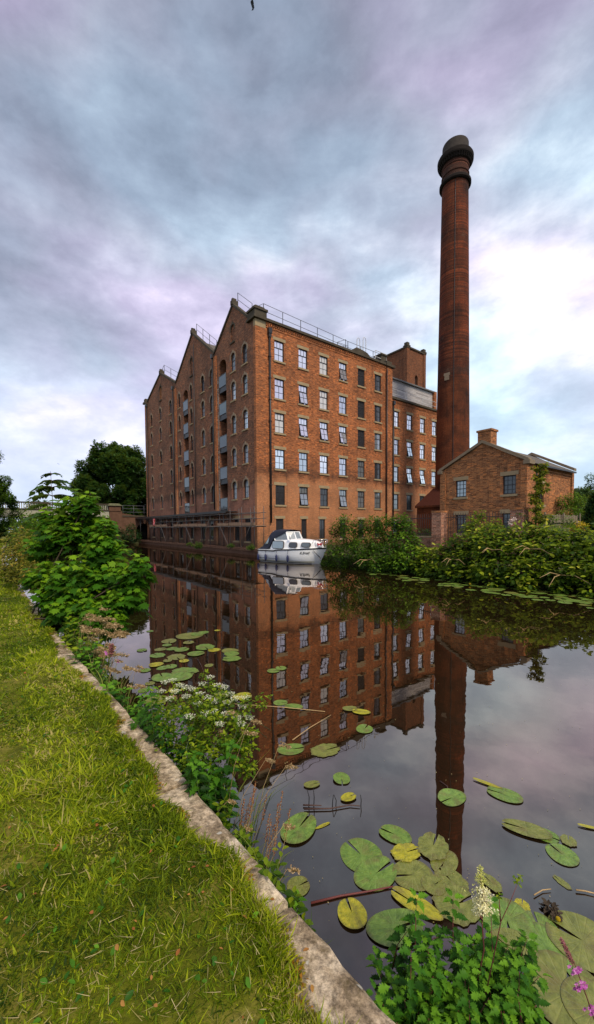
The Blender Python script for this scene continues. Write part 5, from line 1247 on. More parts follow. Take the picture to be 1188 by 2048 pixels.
# ------------------------------------------------------------------ lawn grass
EV_ = np.arange(-29.5, 40, .03); EP = np.array([tuple(W(float(lawn_edge(v)), float(v), 0)) for v in EV_])
o_ = np.argsort(EP[:, 1]); EY, EX = EP[o_, 1], EP[o_, 0]
def lawn_noise(x, y): return .5+.22*np.sin(x*2.1+1.3*np.sin(y*1.7))+.16*np.sin(y*3.3+x*1.1+2)+.12*np.sin(x*7+y*5)+.1*np.sin(y*11-x*8)
def grass():
    fb = FB()
    def lay(n, y0, y1, hmul=1., wmul=1., edge=False):
        Y = np.exp(RG.uniform(math.log(y0), math.log(y1), n)); xe = np.interp(Y, EY, EX)
        if edge: X = xe+RG.normal(size=n)*.03-.01
        else:
            xl = -.86*Y-.6; X = xl+(xe-xl)*RG.random(n)+RG.normal(size=n)*.012
        nz = .5+1.25*(lawn_noise(X, Y)-.5); D = np.hypot(X, Y)
        h = (.022+.026*RG.random(n)+.05*np.clip(nz-.5, 0, 1))*(1+.045*D)*hmul
        clump = .5+.5*np.sin(X*31+3*np.sin(Y*17))*np.sin(Y*27+2*np.sin(X*23)); h = h*(.62+.75*clump)
        w = (.0034+.0016*RG.random(n))*(1+.42*np.maximum(0, D-1.5))*wmul
        a = RG.uniform(0, 2*PI, n); lean = RG.uniform(.1, 1.1, n)
        d = np.stack([np.cos(a)*lean, np.sin(a)*lean, np.ones(n)], -1)
        if edge: d += np.array([.5, .4, -.25])
        up = np.stack([np.cos(a+RG.normal(size=n)*.6), np.sin(a+RG.normal(size=n)*.6), np.zeros(n)-.2], -1)
        P = np.stack([X, Y, np.full(n, .535)], -1)
        dry = np.clip((np.sin(X*1.6+2.1*np.sin(Y*.9)+1)*np.sin(Y*2.3+X*.8)-.25)*1.6, 0, 1)
        bare = (np.sin(X*4.3+2*np.sin(Y*3.1))*np.sin(Y*3.7+1.5*np.sin(X*2.9)+.7) > .62); h = h*np.where(bare, .5, 1.)
        t = np.clip(.02+nz*.55+.18*clump-.12*bare+(RG.random(n) < .30*bare)*.6+RG.normal(size=n)*.2+(RG.random(n) < .04+.28*dry)*.45+(.15 if edge else 0), 0, 1); h = h*(1-.35*dry)
        fb.add(blade_t(.5), P, frames(d, up), np.stack([w, h, h], -1), t)
    lay(230000, 1.0, 60); lay(5000, 1.0, 8, 1.5, 2.2); lay(9000, 1.1, 30, 1.9, 1.1); lay(16000, 1.1, 30, 1.3, 1.2, True)
    fb.build('grass', M['grass'], kind='stuff', label='short mown lawn grass', cat='grass')
grass()
def clippings():
    fb = FB(); n = 1900; Y = np.exp(RG.uniform(math.log(1.1), math.log(12), n)); xe = np.interp(Y, EY, EX); X = -.84*Y-.3+(xe+.84*Y+.3)*RG.random(n)
    a = RG.uniform(0, 2*PI, n); d = np.stack([np.cos(a), np.sin(a), RG.normal(size=n)*.25], -1)
    P = np.stack([X, Y, .565+.02*RG.random(n)], -1); L = RG.uniform(.02, .075, n)*(1+.05*Y)
    fb.add(blade_t(.12), P, frames(d, np.array([0, 0, 1.])+RG.normal(size=(n, 3))*.3), np.stack([np.full(n, .0014)*(1+.3*Y), L, L], -1), RG.random(n))
    fb.build('grass_clippings', M['straws'], kind='stuff', label='dry cut grass lying on the lawn', cat='grass')
    fb = FB(); n = 130; Y = np.exp(RG.uniform(math.log(1.1), math.log(9), n)); xe = np.interp(Y, EY, EX); X = xe-.9*Y*RG.random(n)**1.7+RG.random(n)*.22
    P = np.stack([X, Y, np.where(X > xe-.02, .512, .575)], -1); a = RG.uniform(0, 2*PI, n)
    fb.add(T_OVAL, P, frames(np.stack([np.cos(a), np.sin(a), RG.normal(size=n)*.2], -1), np.array([0, 0, 1.])+RG.normal(size=(n, 3))*.3), RG.uniform(.010, .024, n)*(1+.12*Y), RG.random(n))
    fb.build('leaf_litter', M['fallen'], kind='stuff', label='small brown fallen leaves on lawn and coping', cat='litter')
    fb = FB(); n = 420; Y = np.exp(RG.uniform(math.log(1.1), math.log(10), n)); xe = np.interp(Y, EY, EX); X = -.84*Y+(xe+.84*Y)*RG.random(n)
    P = np.stack([X, Y, .55+.02*RG.random(n)], -1); a = RG.uniform(0, 2*PI, n)
    fb.add(T_OVAL, P, frames(np.stack([np.cos(a), np.sin(a), .3+RG.random(n)*.4], -1), np.array([0, 0, 1.])+RG.normal(size=(n, 3))*.3), RG.uniform(.014, .034, n)*(1+.05*Y), np.clip(RG.normal(.55, .15, n), 0, .92))
    fb.build('lawn_weeds', M['nettle'], kind='stuff', label='small broad leaved weeds in the lawn', cat='weeds')
clippings()
# moss cushions spilling on the coping
def edge_moss():
    fb = FB()
    for k in range(900):
        Y = math.exp(RG.uniform(math.log(1.2), math.log(9))); xe = float(np.interp(Y, EY, EX)); f = lawn_noise(Y*3, Y*5)
        if RG.random() > f: continue
        c = np.array([xe+RG.uniform(-.02, .09), Y, .508]); blob(fb, c, .022*(1+.1*Y), 26, .014*(1+.1*Y), T_DIA, .4, -.1, RG.uniform(-.1, .5), .2)
    fb.build('edge_moss', M['autumn'], kind='stuff', label='mossy growth creeping over the coping stones', cat='moss')
edge_moss()

# ------------------------------------------------------------------ plants rooted along the coping
def cop(v): E = np.array(near_edge); return float(np.interp(v, E[:, 1], E[:, 0]))
def edge_pt(px, py, z=.3): return np.array(tuple(onz(px, py, z)))
def leafy(fb, pth, base, tip, n, size, tm, tb, spread=.0, both=True):
    "upright stem with opposite leaf pairs"
    mid = (base+tip)/2+RG.normal(size=3)*.02; pth.append([tuple(base), tuple(mid), tuple(tip)])
    for j in range(n):
        t = .12+.88*(j+1)/n; q_ = (1-t)**2*base+2*t*(1-t)*mid+t*t*tip; m = 2 if j < n-1 else 4; ang = j*PI/2+RG.uniform(-.3, .3)+np.arange(m)*2*PI/m
        out = np.stack([np.cos(ang), np.sin(ang), np.full(m, .35-.1*(j < n-2))], -1); dr = out.copy(); dr[:, 2] -= .35*RG.random(m)
        sz = size*(1.1-.6*abs(t-.55))*RG.uniform(.75, 1.2, m)
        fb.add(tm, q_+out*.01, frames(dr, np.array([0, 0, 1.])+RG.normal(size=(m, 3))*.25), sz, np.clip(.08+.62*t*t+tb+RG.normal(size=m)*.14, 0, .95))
def nettles(name, label, cat, pts, h, size, tm, mat, n=8, tb=0., stemmat='redstem', r=.0035):
    base = np.mean([p for p, _ in pts], axis=0); base[2] = min(p[2] for p, _ in pts); rt = plant(name, label, cat, base); fb = FB(); pth = []
    for p, hh in pts: leafy(fb, pth, np.array(p), np.array(p)+np.array([RG.normal()*.05, RG.normal()*.05, h*hh]), n, size, tm, tb)
    fb.build('foliage', M[mat], rt, base); stems(pth, r, stemmat, 'stem', rt, base); return rt
def along(y0, y1, n, off=(0, .25), z=(.02, .45)):
    "random root points on the water side of the coping between two depths"
    out = []
    ey = np.array([tuple(W(cop(v), v, 0)) for v in np.arange(-29, 5, .05)])
    for k in range(n):
        Y = RG.uniform(y0, y1); x = np.interp(Y, ey[:, 1], ey[:, 0]); o = RG.uniform(*off)
        out.append(np.array([x+o*.8, Y+o*.6, RG.uniform(*z)*(1-.5*o/max(.01, off[1]))]))
    return out
# 1: bottom right nettle clump
P_ = []
for k in range(52):
    px = RG.uniform(770, 1050); py = RG.uniform(1850, 2060); Y = 1.42+.32*RG.random()
    p = wpt(px, min(py+60, 2080), Y); p[2] = RG.uniform(.0, .16); P_.append((p, RG.choice([.5, .7, .8, .9, 1.7])*RG.uniform(.85, 1.1)))
P_ = [(p, h) for p, h in P_ if UV((p[0], p[1], 0))[0] > -16.12]
for k in range(55):
    px = RG.uniform(800, 1075); py = RG.uniform(1960, 2080); p = wpt(px, py, 1.34+.2*RG.random()); p[2] = RG.uniform(.0, .14); P_.append((p, RG.uniform(.7, 1.15)))
P_ = [(p, h) for p, h in P_ if UV((p[0], p[1], 0))[0] > -16.12]
nettles('nettle_clump', 'bright green nettle clump at the bottom right below the cream flower', 'nettles', P_, .25, .058, T_NET, 'nettle', 9)
# 2: greens under the umbels, down to the coping edge
P_ = [(p, RG.uniform(.5, 1.2)) for p in along(2.35, 3.6, 46, (.0, .24))]
nettles('bank_greens', 'mass of dark nettles rooted in the canal wall beneath the white umbels', 'nettles', P_, .40, .075, T_NET, 'nettle', 9, -.05, 'stem')
P_ = [(p, RG.uniform(.5, 1.1)) for p in along(1.78, 2.5, 34, (.0, .12), (.05, .4))]
nettles('edge_greens', 'low leafy growth between the white umbels and the reddish docks', 'undergrowth', P_, .22, .05, T_OVAL, 'umbelleaf', 7, -.05, 'stem')
P_ = [(p, RG.uniform(.4, 1.1)) for p in along(3.5, 5.2, 34, (.0, .2))]
nettles('bank_nettles', 'leafy growth on the canal wall just beyond the white umbels', 'undergrowth', P_, .34, .09, T_OVAL, 'nettle', 7, .05, 'stem')
P_ = [(p, RG.uniform(.5, 1.2)) for p in along(5.0, 7.4, 66, (-.05, .4))]
nettles('bramble_shoots', 'light green leafy shoots at the foot of the sycamore bush', 'undergrowth', P_, .4, .09, T_OVAL, 'umbelleaf', 7, .1, 'stem')
# 3: white umbels
def umbels():
    base = edge_pt(400, 1560, .3); rt = plant('white_umbel_plant', 'bushy plant with many small white umbel flowers beside the coping', 'wildflower', base); fl = FB(); lf = FB(); pth = []
    heads = [(420, 1352, 3.2), (435, 1368, 3.1), (448, 1372, 3.05), (405, 1365, 3.15), (330, 1362, 3.3), (345, 1358, 3.3), (360, 1368, 3.2), (372, 1372, 3.15), (385, 1376, 3.1), (400, 1385, 3.), (415, 1392, 2.95), (372, 1390, 3.), (350, 1380, 3.1), (460, 1385, 3.), (470, 1394, 2.95), (492, 1392, 2.95),
             (498, 1432, 2.9), (475, 1432, 2.85), (452, 1425, 2.85), (425, 1420, 2.85), (410, 1425, 2.8), (440, 1445, 2.75), (395, 1405, 2.9), (340, 1395, 3.05), (322, 1380, 3.2), (455, 1402, 2.95), (482, 1445, 2.8), (380, 1430, 2.8), (485, 1410, 2.9), (430, 1400, 2.95)]
    for px, py, Y in heads:
        c = wpt(px, py, Y); root = base+np.array([RG.normal()*.16+.05, RG.normal()*.25+.15, 0]); mid = (root*.5+c*.5)+RG.normal(size=3)*.04; hub = c+np.array([0, 0, -.045]); pth.append([tuple(root), tuple(mid), tuple(hub)])
        for k in range(11):
            a = k*2.4; r = .038*math.sqrt((k+.5)/11); q_ = c+np.array([r*math.cos(a), r*math.sin(a), -.25*r]); pth.append([tuple(hub), tuple(q_)])
            blob(fl, q_, .0065, 12, .0078, T_DIA, .5, -.2, .1, .4)
    for k in range(84):
        h_ = heads[k % len(heads)]; c = wpt(h_[0]+RG.normal()*14, h_[1]+RG.uniform(8, 110), h_[2]-.05)
        for j in range(9): blob(lf, c+RG.normal(size=3)*.03, .03, 6, .034, T_DIA, .6, .1, .2 if h_[1]+60 > 1400 else .1, .1)
    fl.build('umbel', M['whitepetal'], rt, base); lf.build('foliage', M['umbelleaf'], rt, base); stems(pth, .003, 'stem', 'stem', rt, base)
umbels()
# 4: tall grasses and seed heads
def tallgrass(name, label, roots, h, n_seed, mat='tallgrass', seedmat='seed', lean=.35, nb=5, seedL=.12, w=.006):
    base = np.mean(roots, axis=0); rt = plant(name, label, 'grass', base); fb = FB(); sd = FB(); pth = []
    for p in roots:
        for k in range(nb):
            a = RG.uniform(0, 2*PI); l = RG.uniform(.1, .7)*lean*2; d = np.array([[math.cos(a)*l, math.sin(a)*l, 1]]); L = h*RG.uniform(.5, 1)
            fb.add(blade_t(.55), p[None]+RG.normal(size=(1, 3))*.02, frames(d, np.array([[math.cos(a), math.sin(a), -.2]])), np.array([[w, L, L]]), np.array([RG.random()]))
    for k in range(n_seed):
        p = roots[k % len(roots)]; a = RG.uniform(-.9, .9); l = lean*RG.uniform(.3, 1.2); top = p+np.array([math.cos(a)*l*h, math.sin(a)*l*h*.6, h*RG.uniform(.85, 1.15)]); mid = (p+top)/2+np.array([-.05*l, 0, .08*h]); tip = top+(np.array([math.cos(a)*seedL*.7, 0, -seedL*.15]) if seedmat != 'rust' else np.array([.03*math.cos(a), 0, seedL]))
        pth.append([tuple(p), tuple(mid), tuple(top), tuple(tip)])
        for t in np.linspace(0, 1, 16):
            q_ = top+(tip-top)*t; wdt = (.016 if seedmat != 'rust' else .006)*(1-.6*t)*seedL/.12
            m = 4; dd = RG.normal(size=(m, 3))*.7+nrm((tip-top)[None])*1.2
            sd.add(T_DIA, q_+RG.normal(size=(m, 3))*wdt*.6, frames(dd, RG.normal(size=(m, 3))), np.full(m, (.020 if seedmat != 'rust' else .007)*seedL/.12), RG.random(m))
    fb.build('leaf_blade', M[mat], rt, base); sd.build('seed_head', M[seedmat], rt, base); stems(pth, .0022, 'straw', 'stem', rt, base)
tallgrass('seeding_grass', 'tall pinkish seeding grasses on the near bank right of the sycamore bush', along(5.0, 6.6, 26, (.0, .45)), .62, 34, lean=.45, seedL=.2, w=.009)
tallgrass('bank_grass', 'straw coloured grasses with plump seed heads between the sycamore and the white umbels', along(4.1, 5.3, 24, (.0, .25)), .5, 16, lean=.25, seedL=.16, w=.009)
tallgrass('fringe_grass', 'tufted green and dry grass growing along the coping between the umbels and the straw grasses', along(3.3, 5.4, 30, (.0, .22)), .42, 14, lean=.35, seedL=.12, w=.008)
tallgrass('edge_tuft', 'sparse grass tufts hanging off the coping beside the reddish docks', along(1.7, 2.7, 18, (.0, .08), (.2, .45)), .26, 4, lean=.5, seedL=.08, w=.006, nb=4)
tallgrass('canal_grass', 'thin arching grass leaning over the dark water right of the white umbels', along(2.3, 2.9, 10, (.1, .28)), .62, 10, lean=.55, seedL=.1, w=.006)
tallgrass('dock_stems', 'rust red dock seed stems by the coping', along(1.95, 2.35, 12, (.04, .22), (.05, .35)), .30, 15, 'tallgrass', 'rust', .25, 3, .17, .007)
tallgrass('coping_sprigs', 'short green sprigs in the water by the coping at the first broad lily pad', along(1.6, 1.95, 9, (.06, .14), (.02, .1)), .24, 0, 'nettle', 'seed', .3, 6, .1, .012) if False else None
# 5: leafy sprigs standing in water
P_ = [(wpt(583, 1735, 1.95)*np.array([1, 1, 0])+np.array([0, 0, .02]), 1.), (wpt(610, 1760, 1.8)*np.array([1, 1, 0]), .8), (wpt(562, 1745, 1.95)*np.array([1, 1, 0]), .7), (wpt(600, 1800, 1.72)*np.array([1, 1, 0]), .7)]
nettles('water_sprigs', 'thin leafy sprigs standing in the water by the coping', 'water plant', P_, .34, .05, T_DIA, 'nettle', 7, .1, 'bark', .003)
# 6: meadowsweet
def meadowsweet():
    Y = 1.55; base = wpt(945, 2010, Y); rt = plant('meadowsweet', 'creamy plumed meadowsweet flower above the nettle clump', 'wildflower', base); fl = FB(); bd = FB()
    pth = [[tuple(base), tuple(wpt(968, 1900, Y)), tuple(wpt(964, 1842, Y)), tuple(wpt(966, 1800, Y)), tuple(wpt(959, 1738, Y))]]
    for k in range(150):
        t = RG.random(); py = 1828-50*t; wd = (18*(1-t)**.5+6); px = 966+RG.normal()*wd*.45; c = wpt(px, py, Y+RG.normal()*.02); blob(fl, c, .006, 9, .0085, T_DIA, 1, 0, .1, .2)
        if k % 6 == 0: pth.append([tuple(wpt(965, py+14, Y)), tuple(c)])
    for k in range(90):
        t = RG.random(); py = 1785-52*t; px = 962+RG.normal()*(7*(1-t)+2.); blob(bd, wpt(px, py, Y+RG.normal()*.012), .0035, 5, .0065, T_OVAL, 1, 0, .0, .2)
    fl.build('blossom', M['cream'], rt, base); bd.build('buds', leafmat('flower_bud', (.30, .33, .05), (.5, .5, .12), (.65, .62, .25), .2), rt, base); stems(pth, .0035, 'redstem', 'stem', rt, base)
    b2 = wpt(965, 2020, Y-.05); r2 = plant('meadowsweet_bud_stem', 'leaning red stem with a yellow green bud cluster beside the creamy flower', 'wildflower', b2); bd = FB()
    p2 = [[tuple(b2), tuple(wpt(1002, 1843, Y-.05)), tuple(wpt(1022, 1800, Y-.05)), tuple(wpt(1036, 1764, Y-.05))], [tuple(wpt(1001, 1843, Y-.05)), tuple(wpt(999, 1812, Y-.05)), tuple(wpt(998, 1792, Y-.05))]]
    for px, py in ((1042, 1753), (1030, 1760), (1037, 1766), (998, 1790)): blob(bd, wpt(px, py, Y-.05), .007, 14, .011, T_OVAL, 1, 0, .3, .2)
    bd.build('buds', M['umbelleaf'], r2, b2); stems(p2, .003, 'redstem', 'stem', r2, b2)
meadowsweet()
def loosestrife(pts, Y, label, fl_at, spike):
    base = wpt(*pts[0], Y); rt = plant('purple_loosestrife', label, 'wildflower', base); fl = FB(); sp = FB()
    for px, py in fl_at:
        for k in range(5):
            n = 5; a = RG.uniform(0, 6)+np.arange(n)*2*PI/n; c = wpt(px+RG.normal()*5, py+RG.normal()*4, Y+RG.normal()*.01) if Y < 2 else wpt(px+RG.normal()*1.5, py+RG.normal()*2, Y); fl.add(T_DIA, np.repeat(c[None], n, 0), frames(np.stack([np.cos(a), np.full(n, -.3), np.sin(a)], -1), np.array([[0, -1., .2]])), np.full(n, .012 if Y < 2 else .018), RG.random(n))
    (x0, y0), (x1, y1) = spike
    for t in np.linspace(0, 1, 26): blob(sp, wpt(x0+(x1-x0)*t, y0+(y1-y0)*t, Y), .005*(1.2-.7*t)*Y/1.5, 9, .008*Y/1.5, T_OVAL, 1, 0, 0, .3)
    fl.build('petal', M['magenta'], rt, base); fl.T; sp.build('flower_spike', leafmat('loosestrife_spike', (.16, .05, .05), (.25, .09, .08), (.35, .13, .16), .1), rt, base)
    stems([[tuple(wpt(*p, Y)) for p in pts]], .003, 'redstem', 'stem', rt, base)
loosestrife([(1196, 2060), (1172, 1990), (1150, 1930), (1125, 1880)], 1.5, 'purple loosestrife spike with pink flowers at the bottom right edge', [(1155, 1940), (1146, 1942), (1160, 1968), (1170, 1972), (1158, 1975), (1182, 2016), (1183, 2022)], ((1145, 1925), (1122, 1878)))
loosestrife([(228, 1380), (226, 1340), (224, 1300)], 4.6, 'small purple flower spike among the straw grasses', [(237, 1322), (214, 1305)], ((224, 1310), (222, 1290)))
# orange leaf on the clump

# ------------------------------------------------------------------ lily pads
def pad_mesh(seed, ragged=0., curl=0.):
    rg = np.random.default_rng(seed); n = 34; rings = [.0, .35, .7, 1.]; vs = []; notch = .13+.06*rg.random()
    ph = rg.uniform(0, 6, 4)
    for r in rings[1:]:
        for k in range(n+1):
            a = notch*(1.25-r*.75)+(2*PI-2*notch*(1.25-r*.75))*k/n
            rr = r*(1+.025*math.sin(3*a+ph[0])+ragged*r*(.10*math.sin(7*a+ph[1])+.09*math.sin(13*a+ph[2])))
            end = min(k, n-k); rr *= (.93+.07*min(1, end/3))
            x, y = rr*math.cos(a)*1.1, rr*math.sin(a)*.95
            z = .012*r*math.sin(4*a+ph[3])*r+.02*r*r*r+curl*max(0, math.cos(a-ph[1]))**3*r**3
            vs.append((x, y, z))
    vs.append((0, 0, 0)); c = len(vs)-1; m = n+1
    fs = [(c, k, k+1) for k in range(n)]+[(i*m+k, (i+1)*m+k, (i+1)*m+k+1, i*m+k+1) for i in range(2) for k in range(n)]
    me = bpy.data.meshes.new('lily_pad'); me.from_pydata(vs, [], fs); me.update()
    for p in me.polygons: p.use_smooth = True
    return me
PM = {}
for nm, mat in (('g', 'pad_green'), ('o', 'pad_olive'), ('y', 'pad_yellow')):
    for k, (rg_, cu) in enumerate(((0, 0), (.0, .06), (.5, 0), (0, .3))):
        me = pad_mesh(k*3+ord(nm), rg_, cu); me.materials.append(M[mat]); PM[nm, k] = me
npad = 0
def pad(px, py, w, c='g', k=0, label=None, rot=None, asp=1., group=None, z=None):
    global npad
    p = onz(px, py, .01); R_ = w/2/F*p.y*1.02
    o = bpy.data.objects.new('lily_pad', PM[c, k]); COL.objects.link(o)
    o.location = (p.x, p.y, z if z is not None else .003+.0022*(npad % 5)); o.scale = (R_, R_*asp, R_*.5)
    o.rotation_euler = (0, 0, rot if rot is not None else random.uniform(0, 2*PI)); npad += 1
    props(o, label or 'flat green lily pad', 'lily pad', group)
near = [
 (722, 1707, 80, 'g', 0, 'large round green lily pad left of the dense pad cluster', 2.2, 1.1), (752, 1745, 92, 'g', 1, 'green lily pad tucked under the large round pad', .6, .8), (790, 1668, 62, 'g', 1, 'green lily pad with a folded edge at the top of the dense cluster', 2.6, .8),
 (812, 1704, 58, 'y', 2, 'ragged yellow lily pad in the middle of the dense cluster', .3, .8), (866, 1692, 68, 'o', 2, 'ragged olive lily pad at the upper right of the dense cluster', 1., .9), (888, 1722, 66, 'o', 1, 'torn olive lily pad touching the chimney reflection', 4., .8),
 (826, 1748, 78, 'o', 0, 'broad dull olive lily pad at the centre of the dense cluster', 3.2, 1.), (868, 1768, 46, 'o', 0, 'small olive lily pad below the broad dull one', .4, 1.1), (830, 1806, 100, 'y', 1, 'long tapered yellow lily pad below the dense cluster', 2.5, .42),
 (704, 1826, 62, 'y', 0, 'yellow heart shaped lily pad by the sunken red stem', 1.8, 1.), (903, 1760, 66, 'o', 2, 'half sunken olive lily pad right of the dense cluster', 2., .9), (915, 1806, 88, 'o', 2, 'brownish torn lily pad left of the creamy flower', .4, 1.),
 (791, 1853, 112, 'g', 1, 'green lily pad behind the nettle clump', .2, .7), (1014, 1840, 96, 'g', 1, 'green lily pad right of the creamy flower', 4.4, 1.1), (1026, 1892, 84, 'o', 0, 'dull lily pad below the one beside the creamy flower', 3., .9),
 (1082, 1860, 82, 'g', 0, 'bright green lily pad overlapping the one in front of it', 1.4, 1.), (1094, 1894, 100, 'g', 0, 'largest bright green lily pad left of the purple spike', 4.9, .95), (1165, 1880, 120, 'o', 1, 'broad olive lily pad behind the purple spike', 2.4, 1.1), (1135, 1985, 150, 'o', 0, 'very broad olive lily pad under the purple spike', .9, 1.1), (1190, 2020, 110, 'o', 1, 'olive lily pad in the bottom right corner', 5., 1.1),
 (1044, 1808, 28, 'y', 2, 'small yellow scrap of lily pad above the bright green pads', 1., 1.1), (904, 1594, 58, 'g', 3, 'curled green lily pad on the chimney reflection', 3.6, .8), (1009, 1588, 62, 'g', 0, 'pointed green lily pad right of the chimney reflection', 2.6, .75), (973, 1566, 52, 'y', 1, 'narrow yellowish leaf floating beside the pointed pad', 2.5, .2),
 (1052, 1658, 84, 'o', 1, 'wide dull green lily pad at right with folded lobes', 2.7, .55), (1091, 1668, 46, 'g', 1, 'small green lily pad joined to the wide dull one', 5.6, .9), (1124, 1707, 54, 'g', 0, 'heart shaped green lily pad below the wide dull one', 1.9, 1.1), (1137, 1680, 30, 'o', 2, 'shrivelled brownish pad above the heart shaped one', 1., 1.), (1176, 1653, 36, 'y', 1, 'narrow leaf at the right picture edge', 2.8, .25),
 (598, 1655, 84, 'g', 0, 'broad green lily pad just off the coping in the foreground', 1., .8), (646, 1649, 34, 'y', 1, 'bright narrow floating leaf at the tip of the broad pad', .5, .25), (597, 1770, 44, 'o', 0, 'dark sunken lily pad against the coping', .5, 1.1),
 (683, 1556, 36, 'g', 3, 'round green lily pad alone on the reflected sky', 4.7, 1.), (624, 1568, 32, 'o', 1, 'small shrivelled pad on two dark stalks', .3, .7), (697, 1594, 32, 'y', 1, 'pale yellow pad beside broken stalks', .5, .8), (582, 1497, 52, 'g', 1, 'oval green lily pad below the reflected windows', .2, .8), (651, 1499, 58, 'o', 2, 'ragged edged lily pad right of the oval green one', .4, .8), (729, 1457, 34, 'g', 1, 'green lily pad at the edge of the mill reflection', 1., 1.),
 (722, 1423, 34, 'y', 1, 'yellow green lily pad under thin dead stalks', 2.9, .7), (700, 1417, 28, 'o', 1, 'dull lily pad left of the yellow green one', .1, .8), (561, 1404, 27, 'g', 0, 'left one of two touching green pads in mid canal', .1, 1.), (587, 1412, 36, 'g', 1, 'right one of two touching green pads in mid canal', 3., .7),
 (547, 1341, 24, 'g', 0, 'small pad left of a pair in front of the mill reflection', .1, 1.), (562, 1336, 22, 'g', 1, 'small pad right of a pair in front of the mill reflection', 2., 1.), (982, 1765, 44, 'o', 2, 'faint sunken pad in the open water right of the creamy flower', 2., .7), (1124, 1762, 34, 'o', 2, 'scrap of pad floating in the open water at right', 2., .5)]
for a in near:
    pad(a[0], a[1], a[2], a[3], a[4], a[5], a[6], a[7])
left = [(380, 1271, 50), (338, 1282, 30), (334, 1290, 18), (377, 1285, 22), (407, 1264, 21), (321, 1298, 22), (345, 1297, 22), (364, 1299, 27), (410, 1294, 38), (428, 1299, 24, 'y'), (460, 1301, 32), (463, 1307, 30), (463, 1317, 34), (392, 1307, 32), (353, 1313, 36), (315, 1310, 30), (368, 1321, 20, 'y'), (335, 1321, 18),
        (312, 1329, 27, 'y'), (325, 1335, 22), (342, 1332, 24), (370, 1343, 50), (325, 1354, 44), (362, 1353, 46), (287, 1380, 22), (313, 1400, 46), (443, 1390, 36), (485, 1392, 36, 'y'), (351, 1380, 28, 'y'), (435, 1260, 12, 'y'), (300, 1262, 14), (290, 1340, 22), (284, 1300, 20), (395, 1268, 26), (418, 1330, 18, 'o'), (300, 1366, 20, 'o')]
for i, a in enumerate(left):
    c = a[3] if len(a) > 3 else random.choice('ggo'); 
    lab = {'g': 'green lily pad in the dense raft near the white umbels', 'o': 'olive lily pad in the dense raft near the white umbels', 'y': 'yellow lily pad in the dense raft near the white umbels'}[c]
    pad(a[0], a[1], a[2], c, random.choice([0, 1, 1, 2]), lab, group='lily pads rafted beyond the white umbels')
rp = random.Random(5)
for i in range(110):
    t = rp.random()**.8; px = 715+470*t; py = 1141+ (px-715)*.108 + rp.random()**1.1*(5+20*t)
    c = rp.choice('gggo'); pad(px, py, rp.uniform(8, 19)*(1+.45*t), c, rp.choice([0, 1, 2]), 'pale green lily pad in the long raft along the far bank' if c == 'g' else 'dull olive lily pad in the long raft along the far bank', group='lily pads along the far bank')
# dead matter in the water
def stick(label, pts, r, mat='twig', z=.012, cat='stick', name='floating_stick', zs=None):
    P = [onz(px, py, z) for px, py in pts]; b = P[0].copy(); m = MB()
    if zs: 
        for p, q_ in zip(P, zs): p.z = q_
    m.tube([p-b for p in P], [r*(1-.4*i/max(1, len(P)-1)) for i in range(len(P))], 6); m.build(name, M[mat], loc=b, label=label, cat=cat)
stick('sunken reddish lily stem running to the dense pad cluster', [(622, 1806), (680, 1792), (740, 1782), (786, 1773)], .007, 'redstem', .008)
stick('thin brown twig floating left of the lone round pad', [(608, 1618), (660, 1617), (700, 1610), (720, 1612)], .006)
stick('short brown twig floating by the two dark stalks', [(606, 1610), (643, 1611)], .006)
stick('long straw floating across the mill reflection', [(470, 1408), (560, 1414), (650, 1423)], .006, 'straw')
stick('pale straw pointing up at the reflected windows', [(585, 1480), (620, 1455), (662, 1430)], .005, 'straw')
stick('dark twig beside the curled pad on the chimney reflection', [(880, 1562), (894, 1572), (898, 1582)], .005)
stick('pale bent twig in the open water at right', [(1068, 1790), (1085, 1780), (1102, 1778)], .004, 'straw')
stick('broken reed lying at the right picture edge', [(1152, 1780), (1170, 1782), (1195, 1788)], .005, 'straw')
stick('dark dead twig above the round rafted pads', [(395, 1318), (402, 1330), (408, 1345)], .006)
for i, (px, lab) in enumerate(((617, 'left dark stalk carrying the small shrivelled pad'), (627, 'right dark stalk carrying the small shrivelled pad'), (664, 'broken dark stalk right of the shrivelled pad'), (671, 'forked dark stalk leaning out of the water'), (721, 'looped dark stalk standing below the round pad'))):
    p = onz(px, 1612, 0); hgt = .14 if i < 2 else .09
    MB().tube([(0, 0, -.05), (.006, 0, hgt*.5), (.0+.012*(i % 3-1), 0, hgt)], [.004, .0035, .0025], 5).build('dead_stalk', M['bird'], loc=p, label=lab, cat='stalk')
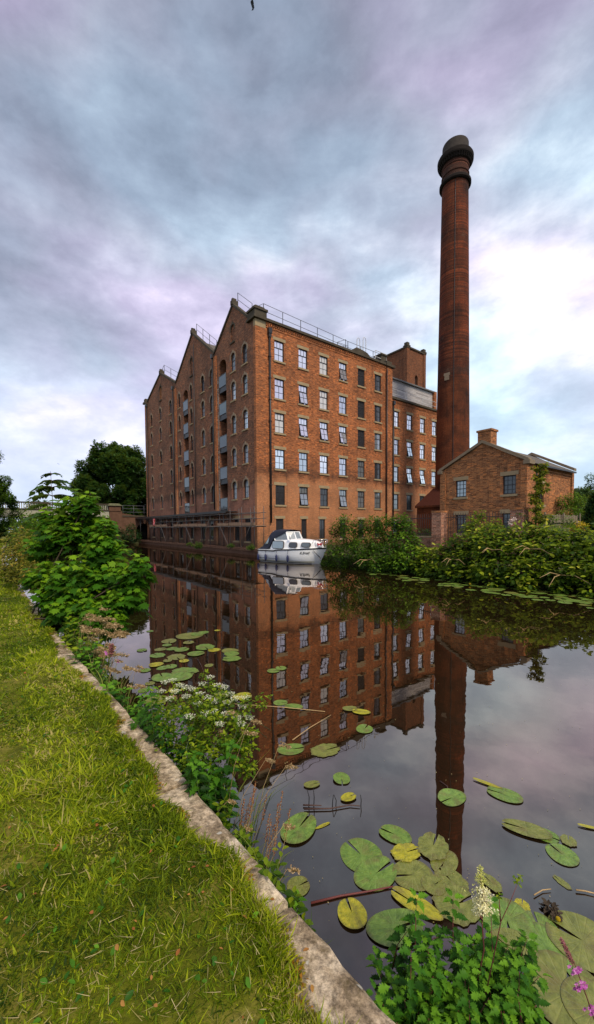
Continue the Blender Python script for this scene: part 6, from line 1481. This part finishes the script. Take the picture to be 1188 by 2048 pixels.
# yellow water-lily buds
for i, (px, py, lab) in enumerate(((1116, 1842, 'yellow water lily bud beside the dead leaf lump'), (1004, 1168, 'tiny yellow water lily flower in the far raft'), (940, 1170, 'leftmost tiny yellow flower in the far raft'), (1063, 1171, 'tiny yellow flower at the right of the far raft'))):
    p = onz(px, py, .02); s_ = .013 if i == 0 else .045
    MB().lathe([(0, 0), (s_*.8, s_*.3), (s_, s_), (s_*.7, s_*1.6), (0, s_*1.8)], 10).build('water_lily_bud', M['yellowflower'], loc=p, label=lab, cat='flower')
fb = FB(); p = np.array(tuple(onz(1100, 1815, .02)))
blob(fb, p, .028, 60, .03, T_OVAL, .35, .1, -.3, .1); blob(fb, np.array(tuple(onz(1112, 1828, .02))), .02, 40, .025, T_OVAL, .35, .1, -.3, .1)
fb.build('dead_leaf_lump', M['bark'], org=p, loc=p, label='dark rotted leaf lump floating beside the yellow bud', cat='dead leaf')

def debris():
    fb = FB(); n = 900; Y = np.exp(RG.uniform(math.log(1.6), math.log(24), n)); X = -.75*Y+(1.6*Y)*RG.random(n); uv = [(Vector((x, y, 0))-P0).dot(EU) for x, y in zip(X, Y)]
    k = [i for i, u in enumerate(uv) if -16 < u < -2.5]; m = len(k); P = np.stack([X[k], Y[k], np.full(m, .006)], -1); a = RG.uniform(0, 2*PI, m)
    fb.add(T_DIA, P, frames(np.stack([np.cos(a), np.sin(a), np.zeros(m)], -1), np.array([0, 0, 1.])+RG.normal(size=(m, 3))*.05), RG.uniform(.003, .009, m)*(1+.12*Y[k]), RG.random(m))
    fb.build('floating_litter', M['straws'], kind='stuff', label='tiny seeds and leaf scraps floating on the canal', cat='litter')
debris()
def canes():
    for i, (px, py, Y, lab) in enumerate(((985, 1100, 14.6, 'long arching bramble cane reaching toward the water below the cottage'), (1060, 1098, 13.8, 'pale dead cane lying across the brambles'), (1120, 1150, 12.6, 'bare cane drooping to the water at right'), (905, 1120, 15.6, 'thin dead stem hanging from the bramble below the railings'), (735, 1120, 18.6, 'bare twig under the dark shrub in the thicket'))):
        c = wpt(px, py, Y); m = MB(); L = .8+.3*(i % 3)
        for k in range(3):
            a = RG.uniform(0, 1)+(.3 if k else 0); e = np.array([-.5*math.cos(a)-.3+1.*(k == 1), -.5, -.35*math.sin(a)+.1])*L
            m.tube([(0, 0, 0), tuple(e*.5+np.array([0, 0, .12])), tuple(e)], [.014, .011, .005], 5)
        m.build('dead_cane', M['straw'], loc=tuple(c), label=lab, cat='cane')
canes()
